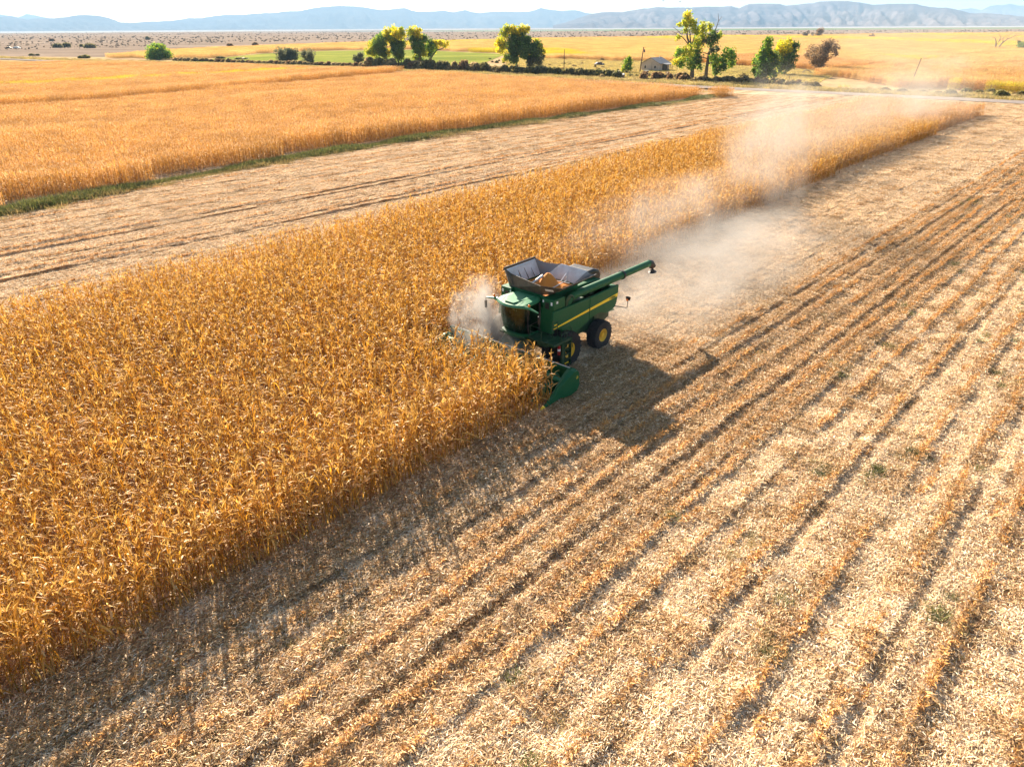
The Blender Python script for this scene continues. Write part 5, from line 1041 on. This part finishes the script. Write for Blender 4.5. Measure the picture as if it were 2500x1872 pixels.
b = MB(); b.box(-4.2, -3.9, 1.5, 1.8, He + 0.9, He + 1.25); b.build('vent_box', M['white'], rf)
for y in (-2.1, 2.0):
    b = MB(); b.box(0.003, 0.06, y - 0.42, y + 0.42, 0.9, 2.1); w = b.build('window', M['white'], house); b = MB(); b.box(0.062, 0.075, y - 0.34, y + 0.34, 0.98, 2.02); b.build('pane', M['black'], w)
b = MB(); b.tube([(0.08, 0.6, 0), (0.08, 0.6, 3.2)], 0.04, 6); b.build('drain_pipe', M['bark'], house)
# porch on the long side that looks right; a black panel paints its shade
b = MB(); b.box(-6.6, -2.4, Wd/2 + 0.003, Wd/2 + 0.05, 0.1, 2.35); po = b.build('porch_shade', M['black'], house)
b = MB(); b.slab([(-1.9, Wd/2, He + 0.05), (-7.2, Wd/2, He + 0.05), (-7.2, Wd/2 + 1.9, He - 0.35), (-1.9, Wd/2 + 1.9, He - 0.35)], 0.10); b.build('porch_roof', M['shingle'], house)
for xx in (-2.0, -3.7, -5.4, -7.1): b = MB(); b.box(xx - 0.07, xx + 0.07, Wd/2 + 1.70, Wd/2 + 1.84, 0, He - 0.4); b.build('porch_post', M['wood'], house)

# ------------------------------------------------------------------ poles, posts and small things
def pole(name, label, view, base, top, r, xfm=False, cat='pole'):
    x0, y0, sc = view; B = G(x0 + base[0] / sc, y0 + base[1] / sc, -0.28); k = math.hypot(B.length, 0) / math.sqrt(F * F + (CY - HORIZON) ** 2)
    right = Vector((B.y, -B.x, 0)).normalized(); T_ = right * ((top[0] - base[0]) / sc * k) + Vector((0, 0, (base[1] - top[1]) / sc * k))
    e = empty(name, B); tag(e, label, cat); b = MB(); b.tube([(0, 0, -0.3), tuple(T_ * 0.5), tuple(T_)], [r * 1.15, r, r * 0.8], 9); b.build('shaft', M['wood'], e, smooth=True)
    if xfm:
        c = T_ * 0.86 + right * (r + 0.30); b = MB(); b.tube([tuple(c - Vector((0, 0, 0.5))), tuple(c + Vector((0, 0, 0.45)))], 0.27, 12); b.tube([tuple(c + Vector((0, 0, 0.45))), tuple(c + Vector((0, 0, 0.65)))], 0.06, 6); b.build('transformer', M['rust'], e, smooth=True)
        b = MB(); a_ = T_ * 0.97; b.tube([tuple(a_ - right * 0.3), tuple(a_ + right * 0.9)], 0.05, 6); b.build('crossarm', M['wood'], e)
    return e
pole('utility_pole', 'straight bare wooden pole in the yard left of the young tree', Z1B, (269, 1055), (272, 700), 0.15)
pole('utility_pole', 'leaning wooden utility pole with a transformer beside the farmhouse', Z1B, (1632, 1100), (1675, 672), 0.20, True)
pole('utility_pole', 'thin leaning pole standing by the road on the right in the dust', Z8, (145, 1055), (215, 650), 0.12)
pole('gate_post', 'dark post beside the white mailbox at the driveway', Z1B, (1322, 1190), (1325, 1098), 0.13, cat='post')
pole('fence_post', 'dark fence post by the verge under the broad cottonwood', Z2, (1152, 1258), (1154, 1180), 0.10, cat='post')
pole('fence_post', 'short dark post in the grass left of a taller one, right of the poplars', Z5, (548, 875), (556, 845), 0.09, cat='post')
pole('fence_post', 'taller dark post in the grass right of the poplars', Z5, (694, 880), (696, 818), 0.11, cat='post')
for i, (bx_, by_, ty_) in enumerate(((1408, 972, 930), (1430, 975, 945), (1465, 975, 925), (1510, 975, 945), (1566, 976, 930))):
    lb = ['first fence post from the left behind the lawn', 'second and short fence post behind the lawn', 'tallest middle fence post behind the lawn', 'fourth fence post from the left behind the lawn', 'last fence post on the right behind the lawn'][i]
    pole('fence_post', lb, Z2, (bx_, by_), (bx_, ty_), 0.14, cat='post')
# mailbox
B = G(1340 + 1345 / 7.373, 30 + 1192 / 7.373, -0.25); e = empty('mailbox', B); tag(e, 'small white mailbox on a post at the driveway entrance', 'mailbox')
b = MB(); b.box(-0.06, 0.06, -0.06, 0.06, 0, 1.0); b.build('post', M['wood'], e); b = MB(); b.prism([(-0.32, 1.0), (0.32, 1.0), (0.32, 1.25), (0.18, 1.42), (-0.18, 1.42), (-0.32, 1.25)], -0.45, 0.45); b.build('box', M['white'], e, bevel=0.02)
# old car body in the yard
B = G(1340 + 905 / 7.373, 30 + 968 / 7.373, -0.22); e = empty('abandoned_car', B, 0.3); tag(e, 'rusty grey-blue abandoned car sitting in the rough yard', 'car')
b = MB(); b.prism([(-2.2, 0.35), (-2.25, 0.85), (-1.6, 1.0), (-1.0, 1.45), (0.7, 1.5), (1.2, 1.05), (2.1, 0.9), (2.2, 0.35)], -0.85, 0.85); b.build('car_body', M['rust'], e, bevel=0.08)
b = MB(); b.prism([(-1.35, 1.02), (-0.92, 1.38), (0.62, 1.42), (1.0, 1.05)], -0.86, -0.853); b.build('side_window', M['black'], e); b = MB(); b.prism([(-1.35, 1.02), (-0.92, 1.38), (0.62, 1.42), (1.0, 1.05)], 0.853, 0.86); b.build('side_window', M['black'], e)
for sx in (-1.35, 1.35):
    for sy in (-0.8, 0.8): b = MB(); b.lathe_y([(0, -0.1), (0.3, -0.1), (0.33, 0), (0.3, 0.1), (0, 0.1)], sx, 0.32, 20, sy); b.build('wheel', M['rubber'], e, smooth=True)
b = MB(); b.box(1.0, 1.5, -0.88, -0.862, 0.6, 0.95); b.build('headlight', M['white'], e)
# handcart / trough by the house
B = G(1340 + 1748 / 7.373, 30 + 1105 / 7.373, -0.25); e = empty('garden_cart', B, 0.2); tag(e, 'dark garden cart with a white top standing in front of the farmhouse wall', 'cart')
b = MB(); b.prism([(-0.7, 0.4), (0.7, 0.4), (0.85, 0.95), (-0.85, 0.95)], -0.45, 0.45); b.build('tub', M['black'], e, bevel=0.02)
b = MB(); b.box(-0.9, 0.9, -0.5, 0.5, 0.953, 1.03); b.build('lid', M['white'], e, bevel=0.02)
for sy in (-0.5, 0.5): b = MB(); b.lathe_y([(0, -0.04), (0.26, -0.04), (0.28, 0), (0.26, 0.04), (0, 0.04)], 0.1, 0.26, 16, sy); b.build('wheel', M['rubber'], e)
b = MB(); b.tube([(-0.7, 0, 0.6), (-1.3, 0, 0.75)], 0.03, 6); b.build('handle', M['black'], e)
# dark culvert mound / trough under the big clump, right
B = G(1160 + 1275 / 7.373, 50 + 872 / 7.373, -0.22); o = MB().sphere((0, 0, 0.1), 1.0, 14, (1.5, 0.8, 0.55)).build('boulder', M['rust'], smooth=True); o.location = B; tag(o, 'dark grey boulder lying right of the big cottonwood clump', 'boulder')
# two small vehicles far on the left
for (px, py, sx, mat, lb) in ((75, 414, 1.0, 'black', 'small dark car parked far off on the plain at the left edge'), (142, 413, 1.15, 'white', 'small white van parked far off on the plain, right of the dark car')):
    B = G(px / 3.456, py / 3.456, -0.58); e = empty('parked_car', B, 0.2); tag(e, lb, 'car'); s_ = sx * 1.4
    b = MB(); b.prism([(-2.2*s_, 0.35), (-2.25*s_, 0.9), (-1.5*s_, 1.05), (-0.9*s_, 1.6*sx), (0.9*s_, 1.6*sx), (1.35*s_, 1.05), (2.1*s_, 0.95), (2.2*s_, 0.35)], -0.9, 0.9); b.build('car_body', M[mat], e, bevel=0.08)
    for a_ in (-1.35, 1.35):
        for sy in (-0.85, 0.85): b = MB(); b.lathe_y([(0, -0.1), (0.34, -0.1), (0.36, 0), (0.34, 0.1), (0, 0.1)], a_ * s_, 0.36, 16, sy); b.build('wheel', M['rubber'], e)
# birds
for px, py, lb in ((1240 + 1310 / 3.456, 12 / 3.456, 'small dark bird high in the sky, left of two'), (1240 + 1452 / 3.456, 20 / 3.456, 'tiny dark bird in the sky, right of two')):
    d = ray(px, py); P_ = np.array([0, 0, CAM_H]) + d * 160; o = MB(); o.tube([(-0.25, 0, 0), (0, 0, 0.02), (0.22, 0, 0)], [0.02, 0.06, 0.02], 6)
    for s_ in (-1, 1): o.slab([(0.08, 0, 0.02), (-0.08, 0, 0.02), (-0.10, s_*0.34, 0.16), (0.0, s_*0.40, 0.18)], 0.012)
    q = o.build('bird', M['black']); q.location = P_; q.rotation_euler = (0, 0, 0.8); tag(q, lb, 'bird')
# ------------------------------------------------------------------ mountains
def mtn_mat(name, a, b2, c, sc=0.0006):
    return soil(name, [(0.36, a), (0.50, b2), (0.64, c)], (sc, sc * 3, sc * 9), (0.5, 0.3, 0.2), stretch=(1, 1, 7))
mat_far = mtn_mat('far_hills', (0.05, 0.05, 0.055), (0.09, 0.085, 0.08), (0.15, 0.13, 0.11))
mat_near = mtn_mat('mesa', (0.06, 0.05, 0.055), (0.12, 0.10, 0.10), (0.21, 0.17, 0.155), 0.0009)
def hills(name, crest, D0, D1, mat, seed, rough, foot=None, rows_=46):
    xs = np.arange(crest[0][0], crest[-1][0] + 1, 5.0); ys = np.interp(xs, [c[0] for c in crest], [c[1] for c in crest]); V = []
    q = VN(seed)
    for i, (x, y) in enumerate(zip(xs, ys)):
        y = y + 1.2 * (q(np.array(x * 0.06), np.array(1.0)) - 0.5) + 0.7 * (q(np.array(x * 0.21), np.array(5.0)) - 0.5)
        d = ray(x, y); hor = math.hypot(d[0], d[1]); ux, uy = d[0] / hor, d[1] / hor; hc = CAM_H + D1 * d[2] / hor
        edge = min(1, (x - xs[0]) / 60, (xs[-1] - x) / 60) if foot else 1
        for j in range(rows_ + 8):
            t = j / (rows_ - 1)
            if t <= 1:
                D = D0 + (D1 - D0) * t; rid = float(q(np.array(x * 0.045 + 3 * t), np.array(t * 3.0 + seed))); rid2 = float(q(np.array(x * 0.15 + 9), np.array(t * 9.0))); rid3 = float(q(np.array(x * 0.4), np.array(t * 22.0)))
                prof = 0.10 * t + 0.90 * t ** 2.0 if t < 0.999 else 1
                h = hc * prof; env = t * (1 - t) * 4; h += hc * env * (rough * (abs(rid - 0.5) * 2 - 0.45) + rough * 0.5 * (rid2 - 0.5) + rough * 0.25 * (rid3 - 0.5))
                # never above the line of sight to the crest
                h = min(h, CAM_H + (hc - CAM_H) * D / D1 - 1)
                h = max(h, -1.0 if j == 0 else 0.0) if j else -3.0
                if t >= 0.999: h = hc
            else:
                D = D1 + (t - 1) * (D1 - D0) * 2.5; h = hc * max(0, 1 - (t - 1) * 6)
            V.append((ux * D, uy * D, h * 1.0 - 0.6))
    n = rows_ + 8; idx = np.arange(len(xs) * n).reshape(len(xs), n); Q = np.stack([idx[:-1, :-1], idx[1:, :-1], idx[1:, 1:], idx[:-1, 1:]], -1).reshape(-1, 4)
    me = quads_mesh(name, np.array(V), Q, None, mat); me.polygons.foreach_set('use_smooth', np.ones(len(me.polygons), bool)); o = bpy.data.objects.new(name, me); COL.objects.link(o); o['kind'] = 'structure'; return o
hills('hills_left', [(-900, 60), (-500, 50), (-250, 44), (-100, 40), (0, 41.5), (12, 40), (30, 41), (50, 46), (70, 47.5), (95, 44.5), (120, 45.5), (160, 43), (185, 38.5), (200, 37.5), (235, 38.5), (260, 43), (280, 49), (292, 55), (330, 56), (370, 61), (420, 70), (470, 78)], 14500, 17500, mat_far, 5, 0.35)
hills('hills_middle', [(240, 72), (300, 58), (340, 54.5), (400, 52), (440, 48.5), (462, 44.5), (490, 45), (520, 39.5), (550, 37), (590, 36), (620, 34), (670, 32), (695, 28), (730, 27.5), (765, 20.5), (790, 17), (830, 15), (865, 15.5), (895, 19), (930, 25.5), (950, 25), (970, 21.5), (990, 20.5), (1005, 26), (1018, 29.5), (1050, 29), (1085, 27), (1110, 30), (1135, 24.5), (1150, 29), (1170, 32.5), (1200, 30), (1228, 28.5), (1260, 29.5), (1290, 29), (1310, 24), (1320, 19.5), (1332, 23), (1345, 24.5), (1370, 27), (1405, 25.5), (1425, 31), (1450, 34), (1480, 37), (1540, 52), (1600, 66)], 15000, 19500, mat_far, 9, 0.35)
hills('hills_right', [(1350, 63), (1380, 56), (1410, 46), (1440, 36), (1470, 31), (1500, 29.5), (1520, 30), (1560, 23.5), (1605, 18), (1640, 19), (1690, 18.5), (1720, 17), (1760, 17.5), (1785, 15), (1805, 20), (1830, 10), (1870, 9.5), (1905, 11), (1920, 14), (1985, 8), (2000, 4), (2035, 3), (2070, 3.5), (2100, 7), (2130, 12), (2180, 10), (2235, 9.5), (2250, 14), (2290, 19.5), (2310, 19), (2335, 24), (2370, 33), (2420, 33), (2450, 36), (2500, 41), (2600, 50), (2750, 60)], 8500, 12500, mat_near, 14, 0.30)
hills('hills_far_right', [(2280, 60), (2320, 34), (2345, 24), (2370, 20), (2395, 25), (2420, 15), (2445, 13), (2466, 9.5), (2485, 13.5), (2520, 14), (2600, 25), (2800, 50)], 20000, 23500, mat_far, 17, 0.35)
hills('hills_far_left', [(-600, 60), (-200, 40), (-60, 35), (0, 35), (20, 38), (45, 43), (65, 34.5), (90, 39), (120, 45), (180, 60)], 24500, 26500, mat_far, 19, 0.3)

# ------------------------------------------------------------------ air: haze and the dust of the harvest
def volume_mat(name, color, density, aniso, nodes=None, absorb=(0, 0, 0)):
    m, t, o = new_mat(name); v = N(t, 'ShaderNodeVolumePrincipled'); v.inputs['Color'].default_value = (*color, 1); v.inputs['Density'].default_value = density
    v.inputs['Anisotropy'].default_value = aniso; t.links.new(v.outputs[0], o.inputs['Volume']); m.volume_intensity = 1 if hasattr(m, 'volume_intensity') else None if False else 1
    return m, t, v
def simple_volume(name, color, density, aniso):
    m, t, o = new_mat(name); v = N(t, 'ShaderNodeVolumePrincipled'); v.inputs['Color'].default_value = (*color, 1); v.inputs['Density'].default_value = density
    v.inputs['Anisotropy'].default_value = aniso; t.links.new(v.outputs[0], o.inputs['Volume']); return m, t, v
hm, ht, hv = simple_volume('haze_air', (0.45, 0.71, 1.0), 6.0e-5, 0.0)
b = MB(); b.box(-29000, 29000, -3000, 29000, -5, 1400); hz = b.build('haze', hm); tag(hz, 'pale blue haze lying over the far plain and mountains', 'haze', None, 'stuff')

def dust(name, label, c, size, rz, density, color, nscale, seed, aniso=0.0, lo=0.46, hi=0.66, power=1.0, step=0.1):
    """A puff: an ellipsoid of air with noise-broken, edge-faded dust."""
    m, t, o = new_mat(name); v = N(t, 'ShaderNodeVolumePrincipled'); v.inputs['Color'].default_value = (*color, 1); v.inputs['Anisotropy'].default_value = aniso
    tc = t.nodes.new('ShaderNodeTexCoord'); wn = N(t, 'ShaderNodeTexNoise', Scale=2.6, Detail=3.0); t.links.new(tc.outputs['Object'], wn.inputs['Vector'])
    w1 = N(t, 'ShaderNodeVectorMath', _operation='SUBTRACT'); t.links.new(wn.outputs['Color'], w1.inputs[0]); w1.inputs[1].default_value = (0.5, 0.5, 0.5)
    w2 = N(t, 'ShaderNodeVectorMath', _operation='SCALE'); t.links.new(w1.outputs[0], w2.inputs[0]); w2.inputs['Scale'].default_value = 1.3
    w3 = N(t, 'ShaderNodeVectorMath', _operation='ADD'); t.links.new(w2.outputs[0], w3.inputs[0]); t.links.new(tc.outputs['Object'], w3.inputs[1])
    ln = N(t, 'ShaderNodeVectorMath', _operation='LENGTH'); t.links.new(w3.outputs[0], ln.inputs[0]); l0 = N(t, 'ShaderNodeVectorMath', _operation='LENGTH'); t.links.new(tc.outputs['Object'], l0.inputs[0])
    edge = N(t, 'ShaderNodeMapRange', _interpolation_type='SMOOTHSTEP'); t.links.new(l0.outputs['Value'], edge.inputs[0]); edge.inputs[1].default_value = 1.0; edge.inputs[2].default_value = 0.72; edge.inputs[3].default_value = 0; edge.inputs[4].default_value = 1
    fall = N(t, 'ShaderNodeMapRange', _interpolation_type='SMOOTHSTEP'); t.links.new(ln.outputs['Value'], fall.inputs[0]); fall.inputs[1].default_value = 0.98; fall.inputs[2].default_value = 0.15; fall.inputs[3].default_value = 0; fall.inputs[4].default_value = 1
    mp = t.nodes.new('ShaderNodeMapping'); mp.inputs['Location'].default_value = (seed * 3.1, seed * 1.7, seed * 0.7); mp.inputs['Scale'].default_value = tuple(s_ * nscale for s_ in size); t.links.new(tc.outputs['Object'], mp.inputs[0])
    n = N(t, 'ShaderNodeTexNoise', Scale=1.0, Detail=4.0, Roughness=0.65, Distortion=0.6); t.links.new(mp.outputs[0], n.inputs['Vector'])
    mr = N(t, 'ShaderNodeMapRange'); t.links.new(n.outputs[0], mr.inputs[0]); mr.inputs[1].default_value = lo; mr.inputs[2].default_value = hi
    ml = N(t, 'ShaderNodeMath', _operation='MULTIPLY'); t.links.new(fall.outputs[0], ml.inputs[0]); t.links.new(mr.outputs[0], ml.inputs[1])
    me_ = N(t, 'ShaderNodeMath', _operation='MULTIPLY'); t.links.new(ml.outputs[0], me_.inputs[0]); t.links.new(edge.outputs[0], me_.inputs[1]); ml = me_
    m2 = N(t, 'ShaderNodeMath', _operation='MULTIPLY'); t.links.new(ml.outputs[0], m2.inputs[0]); m2.inputs[1].default_value = density
    t.links.new(m2.outputs[0], v.inputs['Density']); t.links.new(v.outputs[0], o.inputs['Volume'])
    m.cycles.volume_step_rate = 1.0
    b = MB(); b.sphere((0, 0, 0), 1.0, 20); ob = b.build(name, m); ob.location = c; ob.scale = size; ob.rotation_euler = (0, 0, rz); tag(ob, label, 'dust', None, 'stuff'); return ob
DUST = (0.98, 0.91, 0.82)
def at_uv(u, v, z): x, y = W2(u, v); return (x, y, z)
dust('dust_cloud', 'pale dust boiling up at the right side of the cab over the corn head', at_uv(-4.4, -2.5, 1.7), (2.1, 1.7, 2.8), row_angle, 2.4, DUST, 0.75, 1, lo=0.40, hi=0.64)
dust('dust_cloud', 'thin dust drifting over the corn head in front of the machine', at_uv(-5.0, -0.8, 1.0), (1.6, 3.4, 1.1), row_angle, 1.0, DUST, 0.8, 2, lo=0.40, hi=0.66)
dust('dust_cloud', 'low dust trail spreading behind the combine over the stubble', at_uv(15, 0.2, 0.8), (22, 6.5, 2.4), row_angle + 0.08, 0.26, DUST, 0.2, 3, lo=0.28, hi=0.60)
dust('dust_cloud', 'dust rising behind the combine over the edge of the standing corn', at_uv(19, -5.5, 2.6), (17, 4.5, 3.4), row_angle + 0.05, 0.10, DUST, 0.22, 4, lo=0.32, hi=0.64)
dust('dust_cloud', 'tall thin column of dust standing over the edge of the corn block', at_uv(36, -6, 5.0), (7.5, 5, 8.5), row_angle, 0.14, DUST, 0.2, 5, lo=0.34, hi=0.62)
dust('dust_cloud', 'thin dust drifting over the middle of the corn block', at_uv(66, -11, 5), (34, 9, 7), row_angle, 0.028, DUST, 0.09, 8, lo=0.36, hi=0.62)
dust('dust_cloud', 'faint dust veil hanging over the far end of the corn block', at_uv(104, -13, 5), (34, 12, 8), row_angle, 0.026, DUST, 0.08, 6, lo=0.36, hi=0.60)
dust('dust_cloud', 'faint veil of dust drifting across the road and golden field at upper right', (150, 260, 10), (70, 80, 16), row_angle, 0.0035, DUST, 0.02, 7, lo=0.30, hi=0.58)
